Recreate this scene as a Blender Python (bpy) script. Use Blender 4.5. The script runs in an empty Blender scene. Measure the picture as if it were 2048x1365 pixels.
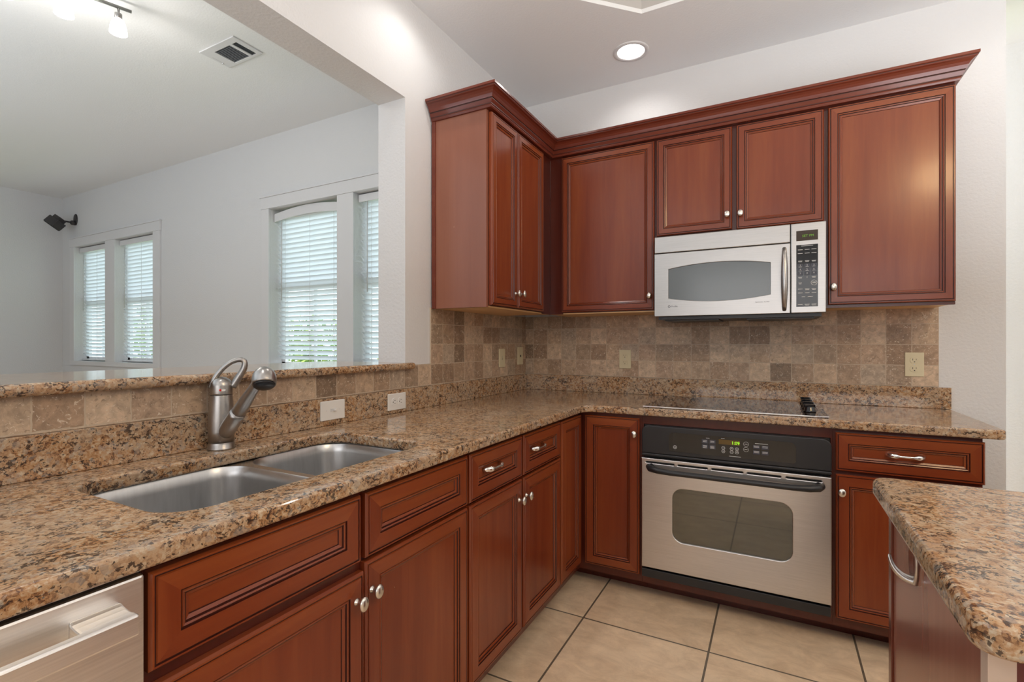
import bpy, bmesh, math, random
from mathutils import Vector
random.seed(7)
S = bpy.context.scene
COL = S.collection

# ------------------------------------------------------------------ camera
cam = bpy.data.objects.new('camera', bpy.data.cameras.new('camera'))
COL.objects.link(cam)
S.camera = cam
cam.data.sensor_width = 36.0
cam.data.lens = 986.0 / 2048.0 * 36.0
cam.data.shift_y = 4.0 / 2048.0
cam.data.clip_start = 0.02
cam.location = (1.4171, -2.8482, 1.206)
cam.rotation_euler = (math.radians(90), 0, math.atan2(526, 986))

# ------------------------------------------------------------------ world, light, exposure
W = bpy.data.worlds.new('world'); S.world = W; W.use_nodes = True
wn = W.node_tree.nodes; wl = W.node_tree.links
wn['Background'].inputs[0].default_value = (0.90, 0.95, 1.0, 1)
wn['Background'].inputs[1].default_value = 3.2
S.view_settings.view_transform = 'Standard'
S.view_settings.look = 'None'
S.view_settings.gamma = 1
S.view_settings.use_curve_mapping = False
S.view_settings.exposure = 0.33
S.cycles.max_bounces = 8
S.cycles.diffuse_bounces = 5
S.cycles.glossy_bounces = 4
S.cycles.transmission_bounces = 6
S.cycles.transparent_max_bounces = 12
S.cycles.caustics_reflective = False
S.cycles.caustics_refractive = False
S.cycles.sample_clamp_indirect = 4.0
S.cycles.use_denoising = True

CAN_POWER = 11.0
def area(name, loc, size, power, rot, col=(1, 1, 1)):
    ld = bpy.data.lights.new(name, 'AREA'); ld.shape = 'RECTANGLE'; ld.size, ld.size_y = size; ld.energy = power; ld.color = col
    o = bpy.data.objects.new(name, ld); COL.objects.link(o); o.location = loc; o.rotation_euler = [math.radians(a) for a in rot]
    return o
# added fill: unseen upward area lights that brighten rooms and hall off the ceilings
area('bounce_kitchen', (2.95, -2.55, 1.45), (1.7, 2.2), 68, (180, 0, 0), (0.87, 0.935, 1.0))
area('bounce_kitchen', (0.75, -3.9, 1.45), (1.4, 1.0), 26, (180, 0, 0), (0.87, 0.935, 1.0))
area('bounce_living', (-2.9, -4.2, 1.4), (3.6, 2.6), 72, (180, 0, 0), (0.76, 0.88, 1.0))
area('bounce_hall', (4.3, -0.9, 1.5), (1.2, 1.2), 8, (180, 0, 0), (1.0, 0.98, 0.96))
# added frontal fill light behind the camera, in front of the closed wall
area('window_daylight', (1.75, -5.93, 1.62), (3.0, 1.30), 20, (90, 0, 0), (0.98, 0.98, 1.0))
ROOM_Z = 2.725      # kitchen ceiling
LIV_Z = 3.045       # living room ceiling
FZ = 0.045          # finished floor level

# ------------------------------------------------------------------ materials
def mat(name):
    m = bpy.data.materials.new(name); m.use_nodes = True
    nt = m.node_tree
    return m, nt.nodes, nt.links, nt.nodes['Principled BSDF']
def plain(name, col, rough=0.5, metal=0.0, spec=0.5, emit=None, es=1.0, coat=0.0):
    m, n, l, b = mat(name)
    b.inputs['Base Color'].default_value = (*col, 1)
    b.inputs['Roughness'].default_value = rough
    b.inputs['Metallic'].default_value = metal
    b.inputs['Specular IOR Level'].default_value = spec
    b.inputs['Coat Weight'].default_value = coat
    if emit:
        b.inputs['Emission Color'].default_value = (*emit, 1)
        b.inputs['Emission Strength'].default_value = es
    return m
def ramp(n, stops, interp='LINEAR'):
    r = n.new('ShaderNodeValToRGB'); cr = r.color_ramp; cr.interpolation = interp
    while len(cr.elements) > 1: cr.elements.remove(cr.elements[-1])
    cr.elements[0].position = stops[0][0]; cr.elements[0].color = (*stops[0][1], 1)
    for p, c in stops[1:]:
        e = cr.elements.new(p); e.color = (*c, 1)
    return r
def coords(n, l, scale=(1, 1, 1), obj=True, loc=(0, 0, 0)):
    tc = n.new('ShaderNodeTexCoord'); mp = n.new('ShaderNodeMapping')
    mp.inputs['Scale'].default_value = scale; mp.inputs['Location'].default_value = loc
    l.new(tc.outputs['Object'], mp.inputs[0])
    return mp.outputs[0]
def noise(n, l, vec, scale, detail=4, rough=0.5, dist=0.0):
    t = n.new('ShaderNodeTexNoise'); t.inputs['Scale'].default_value = scale
    t.inputs['Detail'].default_value = detail; t.inputs['Roughness'].default_value = rough
    t.inputs['Distortion'].default_value = dist
    l.new(vec, t.inputs['Vector']); return t.outputs['Fac']
def mixc(n, l, fac, a, b, mode='MIX'):
    m = n.new('ShaderNodeMix'); m.data_type = 'RGBA'; m.blend_type = mode
    for s, v in ((0, fac), (6, a), (7, b)):
        if hasattr(v, 'links') or hasattr(v, 'is_linked'): l.new(v, m.inputs[s])
        elif s == 0: m.inputs[0].default_value = v
        else: m.inputs[s].default_value = (*v, 1)
    return m.outputs[2]
def bump(n, l, b, h, strength, dist=0.002):
    bp = n.new('ShaderNodeBump'); bp.inputs['Strength'].default_value = strength
    bp.inputs['Distance'].default_value = dist
    l.new(h, bp.inputs['Height']); l.new(bp.outputs[0], b.inputs['Normal'])
def math_(n, l, op, a, b=None):
    m = n.new('ShaderNodeMath'); m.operation = op
    for i, v in enumerate((a, b)):
        if v is None: continue
        if hasattr(v, 'is_linked'): l.new(v, m.inputs[i])
        else: m.inputs[i].default_value = v
    return m.outputs[0]

def wood(name, scale, dark, mid, light, rough=0.27, seed=0.0):
    m, n, l, b = mat(name)
    v = coords(n, l, scale, loc=(seed, seed * 2, seed))
    f1 = noise(n, l, v, 1.0, 5, 0.6, 0.6)
    v2 = coords(n, l, tuple(s * 0.13 for s in scale), loc=(seed, 1, 2))
    f2 = noise(n, l, v2, 1.0, 3, 0.5, 0.4)
    f = math_(n, l, 'ADD', math_(n, l, 'MULTIPLY', f1, 0.28), math_(n, l, 'MULTIPLY', f2, 0.72))
    r = ramp(n, [(0.30, dark), (0.50, mid), (0.72, light)])
    l.new(f, r.inputs[0])
    # small pale nicks in the finish
    vo = n.new('ShaderNodeTexVoronoi'); vo.inputs['Scale'].default_value = 9.0
    l.new(coords(n, l, (1, 1, 0.7)), vo.inputs['Vector'])
    lt = math_(n, l, 'LESS_THAN', vo.outputs['Distance'], 0.022)
    c = mixc(n, l, math_(n, l, 'MULTIPLY', lt, 0.35), r.outputs[0], (0.55, 0.33, 0.22))
    l.new(c, b.inputs['Base Color'])
    b.inputs['Roughness'].default_value = rough
    b.inputs['Coat Weight'].default_value = 0.12
    b.inputs['Coat Roughness'].default_value = 0.12
    bump(n, l, b, f1, 0.03, 0.001)
    return m
WD, WM, WL = (0.145, 0.021, 0.006), (0.21, 0.040, 0.011), (0.28, 0.070, 0.018)
M_WV = wood('cherry_vertical', (42, 42, 3.0), WD, WM, WL)
M_WH = wood('cherry_horizontal', (3.0, 3.0, 42), WD, WM, WL, seed=3)
M_GLAZE = plain('cherry_glaze', (0.045, 0.008, 0.005), 0.3)
M_FRAME = wood('cherry_face_frame', (42, 42, 3.0), (0.06, 0.010, 0.005), (0.085, 0.014, 0.007), (0.11, 0.02, 0.009), seed=7)
M_END = wood('cherry_end_panel', (26, 26, 1.6), (0.225, 0.078, 0.046), (0.27, 0.098, 0.058), (0.325, 0.13, 0.078), 0.38, seed=5)
M_ISL = wood('cherry_island_panel', (60, 60, 2.0), (0.28, 0.105, 0.070), (0.33, 0.13, 0.087), (0.38, 0.16, 0.11), 0.22, seed=9)  # wood colour lightened all over to carry the panel's reflected haze
M_CROWN = wood('cherry_crown', (3.5, 3.5, 42), (0.105, 0.018, 0.009), (0.155, 0.029, 0.014), (0.20, 0.045, 0.020), 0.24, seed=4)
M_MAPLE = wood('maple_underside', (4, 4, 4), (0.66, 0.40, 0.17), (0.74, 0.46, 0.21), (0.80, 0.52, 0.26), 0.5, seed=2)

def granite(name):
    m, n, l, b = mat(name)
    # crystal grains: every cell takes one mineral colour, clustered by a slow noise
    warp = n.new('ShaderNodeTexNoise'); warp.inputs['Scale'].default_value = 55; warp.inputs['Detail'].default_value = 3
    base = coords(n, l); l.new(base, warp.inputs['Vector'])
    wv = n.new('ShaderNodeVectorMath'); wv.operation = 'MULTIPLY_ADD'
    l.new(warp.outputs['Color'], wv.inputs[0]); wv.inputs[1].default_value = (0.012,) * 3; l.new(base, wv.inputs[2])
    vo = n.new('ShaderNodeTexVoronoi'); vo.inputs['Scale'].default_value = 270; l.new(wv.outputs[0], vo.inputs['Vector'])
    sp = n.new('ShaderNodeSeparateColor'); l.new(vo.outputs['Color'], sp.inputs[0])
    vo2 = n.new('ShaderNodeTexVoronoi'); vo2.inputs['Scale'].default_value = 120; l.new(wv.outputs[0], vo2.inputs['Vector'])
    sp2 = n.new('ShaderNodeSeparateColor'); l.new(vo2.outputs['Color'], sp2.inputs[0])
    big = noise(n, l, coords(n, l, (1, 1, 1.6), loc=(2, 2, 9)), 26, 5, 0.7, 1.3)
    mid = noise(n, l, coords(n, l, loc=(5, 1, 2)), 75, 5, 0.75, 0.8)
    f = math_(n, l, 'ADD', math_(n, l, 'MULTIPLY', mid, 0.62), math_(n, l, 'MULTIPLY', sp2.outputs[0], 0.24))
    f = math_(n, l, 'ADD', f, math_(n, l, 'MULTIPLY', sp.outputs[0], 0.16))
    r = ramp(n, [(0.34, (0.12, 0.055, 0.030)), (0.43, (0.33, 0.172, 0.080)), (0.52, (0.46, 0.27, 0.138)), (0.60, (0.48, 0.33, 0.205)), (0.70, (0.56, 0.45, 0.32))])
    l.new(f, r.inputs[0])
    d = math_(n, l, 'ADD', math_(n, l, 'MULTIPLY', sp.outputs[1], 0.24), math_(n, l, 'MULTIPLY', big, 1.35))
    d = math_(n, l, 'ADD', d, math_(n, l, 'MULTIPLY', noise(n, l, coords(n, l, loc=(1, 8, 3)), 95, 3, 0.6, 0.5), 0.55))
    rd = ramp(n, [(0.0, (0, 0, 0)), (1.0, (1, 1, 1))])
    dm = n.new('ShaderNodeMapRange'); dm.inputs[1].default_value = 1.16; dm.inputs[2].default_value = 1.22; l.new(d, dm.inputs[0])
    lo_n = noise(n, l, coords(n, l, loc=(4, 6, 1)), 9, 3, 0.55, 0.8)
    rl = ramp(n, [(0.42, (0, 0, 0)), (0.62, (1, 1, 1))]); l.new(lo_n, rl.inputs[0])
    pale = mixc(n, l, math_(n, l, 'MULTIPLY', rl.outputs[0], 0.45), r.outputs[0], (0.46, 0.37, 0.275))
    c = mixc(n, l, math_(n, l, 'MULTIPLY', dm.outputs[0], 0.88), pale, (0.040, 0.027, 0.022))
    g = math_(n, l, 'GREATER_THAN', sp2.outputs[2], 0.87)
    c = mixc(n, l, math_(n, l, 'MULTIPLY', g, 0.35), c, (0.30, 0.29, 0.27))
    l.new(c, b.inputs['Base Color'])
    b.inputs['Roughness'].default_value = 0.08
    b.inputs['Specular IOR Level'].default_value = 0.55
    return m
M_GRAN = granite('granite_polished')

def tile_mat(name, axis, pitch, off_a, off_b, grout_w, cols, grout, rough, mott, edge_noise=0.0, cloud=False):
    """square tiles in the plane of axis pair (a,b); world-aligned because the object sits at the origin"""
    m, n, l, b = mat(name)
    tc = n.new('ShaderNodeTexCoord'); sp = n.new('ShaderNodeSeparateXYZ')
    l.new(tc.outputs['Object'], sp.inputs[0])
    ax = {'x': 0, 'y': 1, 'z': 2}
    A = math_(n, l, 'DIVIDE', math_(n, l, 'ADD', sp.outputs[ax[axis[0]]], -off_a), pitch[0])
    B = math_(n, l, 'DIVIDE', math_(n, l, 'ADD', sp.outputs[ax[axis[1]]], -off_b), pitch[1])
    if edge_noise:
        nz = noise(n, l, coords(n, l), 45, 2, 0.5)
        dv = math_(n, l, 'MULTIPLY', math_(n, l, 'SUBTRACT', nz, 0.5), edge_noise)
        Ae = math_(n, l, 'ADD', A, dv); Be = math_(n, l, 'ADD', B, dv)
    else: Ae, Be = A, B
    fa = math_(n, l, 'FLOOR', A); fb = math_(n, l, 'FLOOR', B)
    cb = n.new('ShaderNodeCombineXYZ'); l.new(fa, cb.inputs[0]); l.new(fb, cb.inputs[1])
    wn_ = n.new('ShaderNodeTexWhiteNoise'); l.new(cb.outputs[0], wn_.inputs[0])
    rc = ramp(n, [(i / len(cols), c) for i, c in enumerate(cols)], 'LINEAR' if cloud else 'CONSTANT')
    l.new(wn_.outputs['Value'], rc.inputs[0])
    # per-tile shift of the mottling
    ad = n.new('ShaderNodeVectorMath'); ad.operation = 'MULTIPLY_ADD'
    l.new(wn_.outputs['Color'], ad.inputs[0]); ad.inputs[1].default_value = (9, 9, 9); l.new(tc.outputs['Object'], ad.inputs[2])
    f1 = noise(n, l, ad.outputs[0], mott[0], 5, 0.65, 0.5)
    r1 = ramp(n, [(0.3, (0.60,) * 3), (0.5, (0.98,) * 3), (0.7, (1.40,) * 3)]); l.new(f1, r1.inputs[0])
    c = mixc(n, l, mott[1], rc.outputs[0], r1.outputs[0], 'MULTIPLY')
    if not cloud:
        f2 = noise(n, l, ad.outputs[0], 62, 4, 0.7, 2.0)
        r2 = ramp(n, [(0.595, (0, 0, 0)), (0.635, (1, 1, 1))]); l.new(f2, r2.inputs[0])
        c = mixc(n, l, math_(n, l, 'MULTIPLY', r2.outputs[0], 0.85), c, (0.74, 0.64, 0.52))
        f3 = noise(n, l, ad.outputs[0], 60, 3, 0.6, 1.5)
        r3 = ramp(n, [(0.32, (1, 1, 1)), (0.38, (0, 0, 0))]); l.new(f3, r3.inputs[0])
        c = mixc(n, l, math_(n, l, 'MULTIPLY', r3.outputs[0], 0.5), c, (0.13, 0.08, 0.05))
    else:
        f2 = noise(n, l, coords(n, l, (1, 1.7, 1)), 7, 8, 0.75, 0.6)
        r2 = ramp(n, [(0.35, (0.80, 0.75, 0.70)), (0.6, (1.04, 1.04, 1.04))]); l.new(f2, r2.inputs[0])
        c = mixc(n, l, 0.85, c, r2.outputs[0], 'MULTIPLY')
    def edge(v, p):
        fr = math_(n, l, 'FRACT', v)
        d = math_(n, l, 'ABSOLUTE', math_(n, l, 'SUBTRACT', fr, 0.5))
        return math_(n, l, 'GREATER_THAN', d, 0.5 - grout_w / p / 2)
    g = math_(n, l, 'MAXIMUM', edge(Ae, pitch[0]), edge(Be, pitch[1]))
    c = mixc(n, l, g, c, grout)
    l.new(c, b.inputs['Base Color'])
    b.inputs['Roughness'].default_value = rough
    h = math_(n, l, 'SUBTRACT', math_(n, l, 'MULTIPLY', f1, 0.3), g)
    bump(n, l, b, h, 0.5, 0.002)
    return m
TRAV = [(0.33, 0.225, 0.152), (0.49, 0.355, 0.245), (0.38, 0.265, 0.18), (0.55, 0.41, 0.29), (0.345, 0.25, 0.175), (0.45, 0.32, 0.225), (0.51, 0.385, 0.275), (0.30, 0.20, 0.132), (0.43, 0.335, 0.25), (0.58, 0.44, 0.315), (0.40, 0.275, 0.185), (0.47, 0.34, 0.235), (0.24, 0.165, 0.11)]
M_TILE_BACK = tile_mat('travertine_back', 'xz', (0.0955, 0.0945), 2.063, 1.010, 0.0034, TRAV, (0.50, 0.40, 0.30), 0.5, (38, 0.75), 0.05)
M_TILE_LEFT = tile_mat('travertine_left', 'yz', (0.0935, 0.0945), -0.995, 1.012, 0.0034, TRAV, (0.54, 0.44, 0.33), 0.5, (38, 0.75), 0.05)
M_FLOOR = tile_mat('floor_tile', 'xy', (0.494, 0.494), 0.703, -0.868, 0.0075,
                   [(0.78, 0.60, 0.41), (0.82, 0.64, 0.445), (0.76, 0.575, 0.385), (0.80, 0.62, 0.43)], (0.15, 0.115, 0.08), 0.42, (7, 0.25), 0.0, True)

def paint(name, col, bs=0.25, sc=150):
    m, n, l, b = mat(name)
    b.inputs['Base Color'].default_value = (*col, 1); b.inputs['Roughness'].default_value = 0.75
    f = noise(n, l, coords(n, l), sc, 3, 0.55)
    bump(n, l, b, f, bs, 0.004)
    return m
M_WALL = paint('wall_paint', (0.69, 0.688, 0.69), 0.42, 85)
M_CEIL = paint('ceiling_paint', (0.84, 0.84, 0.84), 0.25, 95)
M_TRIM = plain('trim_paint', (0.70, 0.695, 0.70), 0.4)

def steel(name, col, rough, scale, strength=0.12):
    m, n, l, b = mat(name)
    b.inputs['Base Color'].default_value = (*col, 1); b.inputs['Metallic'].default_value = 1.0
    f = noise(n, l, coords(n, l, scale), 1.0, 3, 0.6)
    r = math_(n, l, 'ADD', math_(n, l, 'MULTIPLY', f, 0.12), rough - 0.06)
    l.new(r, b.inputs['Roughness'])
    rr = ramp(n, [(0.3, tuple(x * 0.93 for x in col)), (0.7, tuple(x * 1.06 for x in col))]); l.new(f, rr.inputs[0]); l.new(rr.outputs[0], b.inputs['Base Color'])
    return m
M_STEEL = steel('brushed_steel', (0.62, 0.60, 0.585), 0.30, (6, 6, 320), 0.02)
M_STEELD = steel('brushed_steel_dishwasher', (0.86, 0.845, 0.83), 0.36, (6, 6, 320), 0.02)
M_STEELM = steel('brushed_steel_bright', (0.46, 0.445, 0.43), 0.30, (6, 6, 320), 0.02)
M_STEEL_S = steel('sink_steel', (0.58, 0.58, 0.58), 0.32, (12, 90, 12), 0.05)
M_NICK = steel('brushed_nickel', (0.40, 0.385, 0.37), 0.30, (60, 60, 60), 0.03)
M_KNOB = plain('satin_nickel', (0.74, 0.71, 0.66), 0.25, 1.0)
M_CHROME = plain('polished_chrome', (0.86, 0.86, 0.86), 0.08, 1.0)
M_BLACK = plain('black_enamel', (0.018, 0.018, 0.020), 0.35)
M_BLACKG = plain('black_gloss', (0.008, 0.008, 0.009), 0.06, spec=0.6)
M_DARK = plain('dark_gap', (0.012, 0.010, 0.010), 0.7)
M_MWGLASS = plain('microwave_window', (0.13, 0.155, 0.17), 0.16, 0.0, 0.8)
M_OVGLASS = plain('oven_window_glass', (0.050, 0.045, 0.020), 0.03, 0.0, 1.0, coat=1.0)
M_COOK = plain('ceramic_glass', (0.030, 0.020, 0.015), 0.03, spec=0.9)
M_ALMOND = plain('almond_plastic', (0.66, 0.59, 0.40), 0.35)
M_WHITEP = plain('white_plastic', (0.78, 0.77, 0.74), 0.35)
M_SLOT = plain('socket_slot', (0.03, 0.025, 0.02), 0.6)
M_GREY = plain('grey_marks', (0.60, 0.60, 0.60), 0.5)
M_GREYD = plain('grey_print', (0.10, 0.10, 0.10), 0.5)
M_KEY = plain('keypad_key', (0.035, 0.038, 0.055), 0.3)
M_GREEN = plain('lit_digits', (0.1, 0.4, 0.0), 0.5, emit=(0.42, 0.95, 0.03), es=0.9)
M_GREEND = plain('dim_lit_digits', (0.05, 0.2, 0.0), 0.5, emit=(0.22, 0.42, 0.03), es=0.35)
M_DISP = plain('display_window', (0.11, 0.065, 0.015), 0.15)
M_DISPD = plain('display_window_dark', (0.045, 0.028, 0.016), 0.12)
M_RED = plain('red_mark', (0.7, 0.02, 0.02), 0.3)
M_SPRAY = plain('spray_face', (0.012, 0.013, 0.016), 0.3)
M_LAMP = plain('lit_bulb', (1, 1, 1), 0.5, emit=(1, 0.97, 0.92), es=9)
M_SHADE = plain('lit_frosted_glass', (1, 1, 1), 0.4, emit=(1, 0.98, 0.95), es=3.0)
M_REFL = plain('white_reflector', (0.92, 0.92, 0.92), 0.3)
M_SPK = plain('speaker_plastic', (0.030, 0.026, 0.027), 0.5)
M_GRILL = plain('speaker_grille', (0.008, 0.007, 0.007), 0.8)
M_LEAF = plain('leaf_green', (0.16, 0.30, 0.05), 0.5)
M_LEAF2 = plain('leaf_yellow_green', (0.33, 0.42, 0.08), 0.5)
M_BARK = plain('bark', (0.12, 0.08, 0.05), 0.9)
M_LAWN = plain('lawn_green', (0.20, 0.28, 0.10), 0.9)

def slat_mat():
    m, n, l, b = mat('blind_slat')
    out = n['Material Output']
    b.inputs['Base Color'].default_value = (0.86, 0.87, 0.88, 1); b.inputs['Roughness'].default_value = 0.45
    t = n.new('ShaderNodeBsdfTranslucent'); t.inputs[0].default_value = (0.86, 0.92, 0.95, 1)
    mx = n.new('ShaderNodeMixShader'); mx.inputs[0].default_value = 0.42
    l.new(b.outputs[0], mx.inputs[1]); l.new(t.outputs[0], mx.inputs[2]); l.new(mx.outputs[0], out.inputs[0])
    return m
M_SLAT = slat_mat()
def glass_mat():
    m, n, l, b = mat('window_glass')
    out = n['Material Output']
    t = n.new('ShaderNodeBsdfTransparent'); t.inputs[0].default_value = (0.93, 0.96, 0.96, 1)
    g = n.new('ShaderNodeBsdfGlossy'); g.inputs['Roughness'].default_value = 0.02
    mx = n.new('ShaderNodeMixShader'); mx.inputs[0].default_value = 0.06
    l.new(t.outputs[0], mx.inputs[1]); l.new(g.outputs[0], mx.inputs[2]); l.new(mx.outputs[0], out.inputs[0])
    return m
M_GLASS = glass_mat()

# ------------------------------------------------------------------ frames and mesh builder
def FX(xp): return lambda a, b, n: (xp + n, a, b)        # plane facing +x: a = y, b = z
def FY(yp): return lambda a, b, n: (a, yp - n, b)        # plane facing -y: a = x, b = z
def FW(a, b, n): return (a, b, n)                        # world

class MB:
    def __init__(s): s.v = []; s.f = []; s.m = []; s.s = []
    def add(s, vs, fs, mi=0, smooth=False):
        o = len(s.v); s.v += [tuple(v) for v in vs]
        for f in fs: s.f.append([i + o for i in f]); s.m.append(mi); s.s.append(smooth)
        return s
    def box(s, x0, x1, y0, y1, z0, z1, mi=0, fr=FW):
        P = [fr(x, y, z) for x in (x0, x1) for y in (y0, y1) for z in (z0, z1)]
        return s.add(P, [(0, 1, 3, 2), (4, 6, 7, 5), (0, 4, 5, 1), (2, 3, 7, 6), (0, 2, 6, 4), (1, 5, 7, 3)], mi)
    def prism(s, poly, n0, n1, mi=0, fr=FW, smooth=False, mcap=None):
        k = len(poly); P = [fr(a, b, n0) for a, b in poly] + [fr(a, b, n1) for a, b in poly]
        s.add(P, [], mi); o = len(s.v) - 2 * k
        for i in range(k):
            j = (i + 1) % k; s.f.append([o + i, o + j, o + k + j, o + k + i]); s.m.append(mi); s.s.append(smooth)
        mc = mi if mcap is None else mcap
        s.f.append([o + i for i in range(k)][::-1]); s.m.append(mc); s.s.append(False)
        s.f.append([o + k + i for i in range(k)]); s.m.append(mc); s.s.append(False)
        return s
    def lathe(s, prof, c, axis=(0, 0, 1), seg=24, mi=0, sx=1.0, sy=1.0, up=None, cap=True):
        ax = Vector(axis).normalized()
        u = Vector(up) if up else (Vector((1, 0, 0)) if abs(ax.x) < 0.9 else Vector((0, 1, 0)))
        u = (u - ax * u.dot(ax)).normalized(); w = ax.cross(u)
        c = Vector(c); P = []
        for r, h in prof:
            for i in range(seg):
                t = 2 * math.pi * i / seg
                P.append(c + ax * h + u * (r * sx * math.cos(t)) + w * (r * sy * math.sin(t)))
        F = []
        for k in range(len(prof) - 1):
            for i in range(seg):
                j = (i + 1) % seg; F.append((k * seg + i, k * seg + j, (k + 1) * seg + j, (k + 1) * seg + i))
        s.add(P, F, mi, True)
        o = len(s.v) - len(P)
        if cap:
            s.f.append([o + i for i in range(seg)][::-1]); s.m.append(mi); s.s.append(False)
            s.f.append([o + (len(prof) - 1) * seg + i for i in range(seg)]); s.m.append(mi); s.s.append(False)
        return s
    def tube(s, pts, rad, seg=12, mi=0, flat=1.0, ref=(0, 0, 1), closed=False):
        pts = [Vector(p) for p in pts]; k = len(pts)
        if not hasattr(rad, '__len__'): rad = [rad] * k
        P = []
        for i, p in enumerate(pts):
            if closed: d = pts[(i + 1) % k] - pts[i - 1]
            else: d = pts[min(i + 1, k - 1)] - pts[max(i - 1, 0)]
            d.normalize(); u = Vector(ref); u = u - d * u.dot(d)
            if u.length < 1e-4: u = Vector((1, 0, 0)) - d * d.x
            u.normalize(); w = d.cross(u)
            for j in range(seg):
                t = 2 * math.pi * j / seg
                P.append(p + u * (rad[i] * flat * math.cos(t)) + w * (rad[i] * math.sin(t)))
        F = []
        for i in range(k if closed else k - 1):
            i2 = (i + 1) % k
            for j in range(seg):
                q = (j + 1) % seg; F.append((i * seg + j, i * seg + q, i2 * seg + q, i2 * seg + j))
        s.add(P, F, mi, True); o = len(s.v) - len(P)
        if not closed:
            s.f.append([o + j for j in range(seg)][::-1]); s.m.append(mi); s.s.append(True)
            s.f.append([o + (k - 1) * seg + j for j in range(seg)]); s.m.append(mi); s.s.append(True)
        return s
    def quad(s, pts, mi=0): return s.add(pts, [tuple(range(len(pts)))], mi)
    def text(s, body, fr, a, b, size, n=0.0, mi=0, depth=0.0004, align='LEFT'):
        cu = bpy.data.curves.new('t', 'FONT'); cu.body = body; cu.size = size; cu.align_x = align
        cu.extrude = depth; cu.resolution_u = 2
        ob = bpy.data.objects.new('t', cu); me = bpy.data.meshes.new_from_object(ob)
        P = [fr(a + v.co.x, b + v.co.y, n + v.co.z) for v in me.vertices]
        s.add(P, [tuple(p.vertices) for p in me.polygons], mi)
        bpy.data.objects.remove(ob); bpy.data.curves.remove(cu); bpy.data.meshes.remove(me)
        return s
    def build(s, name, mats, parent=None, origin=None, bevel=0.0, seg=2, angle=35, recalc=True):
        o0 = Vector(origin) if origin is not None else (wloc(parent) if parent else Vector((0, 0, 0)))
        me = bpy.data.meshes.new(name)
        me.from_pydata([tuple(Vector(v) - o0) for v in s.v], [], s.f)
        if not isinstance(mats, (list, tuple)): mats = [mats]
        for m in mats: me.materials.append(m)
        me.polygons.foreach_set('material_index', s.m)
        me.polygons.foreach_set('use_smooth', s.s)
        if recalc:
            bm = bmesh.new(); bm.from_mesh(me); bmesh.ops.recalc_face_normals(bm, faces=bm.faces); bm.to_mesh(me); bm.free()
        me.update()
        ob = bpy.data.objects.new(name, me); COL.objects.link(ob)
        if parent:
            ob.parent = parent; ob.location = o0 - wloc(parent)
        else: ob.location = o0
        if bevel:
            bv = ob.modifiers.new('bevel', 'BEVEL'); bv.width = bevel; bv.segments = seg
            bv.limit_method = 'ANGLE'; bv.angle_limit = math.radians(angle)
        return ob
def wloc(o):
    v = Vector((0, 0, 0))
    while o: v += o.location; o = o.parent
    return v
def thing(name, label, cat, loc=(0, 0, 0), group=None):
    o = bpy.data.objects.new(name, None); COL.objects.link(o); o.location = loc
    o.empty_display_size = 0.05
    return tag(o, label, cat, group)
def tag(o, label, cat, group=None, kind=None):
    o['label'] = label; o['category'] = cat
    if group: o['group'] = group
    if kind: o['kind'] = kind
    return o
def struct(o): o['kind'] = 'structure'; return o

def rpoly(pts, rads, seg=8):
    """round the corners of a polygon; rads one per corner (convex or concave)"""
    out = []; k = len(pts)
    for i in range(k):
        p = Vector(pts[i]).to_2d() if len(pts[i]) > 2 else Vector(pts[i]); a = Vector(pts[i - 1]) - p; c = Vector(pts[(i + 1) % k]) - p
        r = rads[i]
        if r <= 0: out.append(tuple(p)); continue
        a.normalize(); c.normalize()
        half = math.acos(max(-1, min(1, a.dot(c)))) / 2
        d = r / math.tan(half); cen = p + (a + c).normalized() * (r / math.sin(half))
        s0 = p + a * d - cen; s1 = p + c * d - cen
        a0 = math.atan2(s0.y, s0.x); a1 = math.atan2(s1.y, s1.x); da = a1 - a0
        while da > math.pi: da -= 2 * math.pi
        while da < -math.pi: da += 2 * math.pi
        for j in range(seg + 1):
            t = a0 + da * j / seg; out.append((cen.x + r * math.cos(t), cen.y + r * math.sin(t)))
    return out
def slab(polys, z0, z1, bev=0.0, bres=3):
    """flat slab from outline + holes, rounded edges; returns verts/faces as MB"""
    cu = bpy.data.curves.new('s', 'CURVE'); cu.dimensions = '2D'; cu.fill_mode = 'BOTH'
    for poly in polys:
        sp = cu.splines.new('POLY'); sp.points.add(len(poly) - 1)
        for q, (a, b) in zip(sp.points, poly): q.co = (a, b, 0, 1)
        sp.use_cyclic_u = True
    cu.extrude = (z1 - z0) / 2 - bev; cu.bevel_depth = bev; cu.bevel_resolution = bres; cu.offset = -bev
    ob = bpy.data.objects.new('s', cu); me = bpy.data.meshes.new_from_object(ob)
    m = MB(); zc = (z0 + z1) / 2
    m.add([(v.co.x, v.co.y, v.co.z + zc) for v in me.vertices], [tuple(p.vertices) for p in me.polygons], 0)
    bpy.data.objects.remove(ob); bpy.data.curves.remove(cu); bpy.data.meshes.remove(me)
    return m
def circle(cx, cy, r, seg=32): return [(cx + r * math.cos(2 * math.pi * i / seg), cy + r * math.sin(2 * math.pi * i / seg)) for i in range(seg)]

# ------------------------------------------------------------------ the room shell
# back wall with four window openings into the living room part
OPEN = [(-6.24, -5.465), (-5.245, -4.43), (-2.53, -1.69), (-1.51, -0.67)]
WZ0, WZ1 = 0.985, 2.395
m = MB(); xs = -6.60
for a, b in OPEN:
    m.box(xs, a, 0, 0.16, 0, LIV_Z); m.box(a, b, 0, 0.16, 0, WZ0); m.box(a, b, 0, 0.16, WZ1, LIV_Z); xs = b
m.box(xs, 2.287, 0, 0.16, 0, LIV_Z)
struct(m.build('wall_back', M_WALL))
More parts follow.
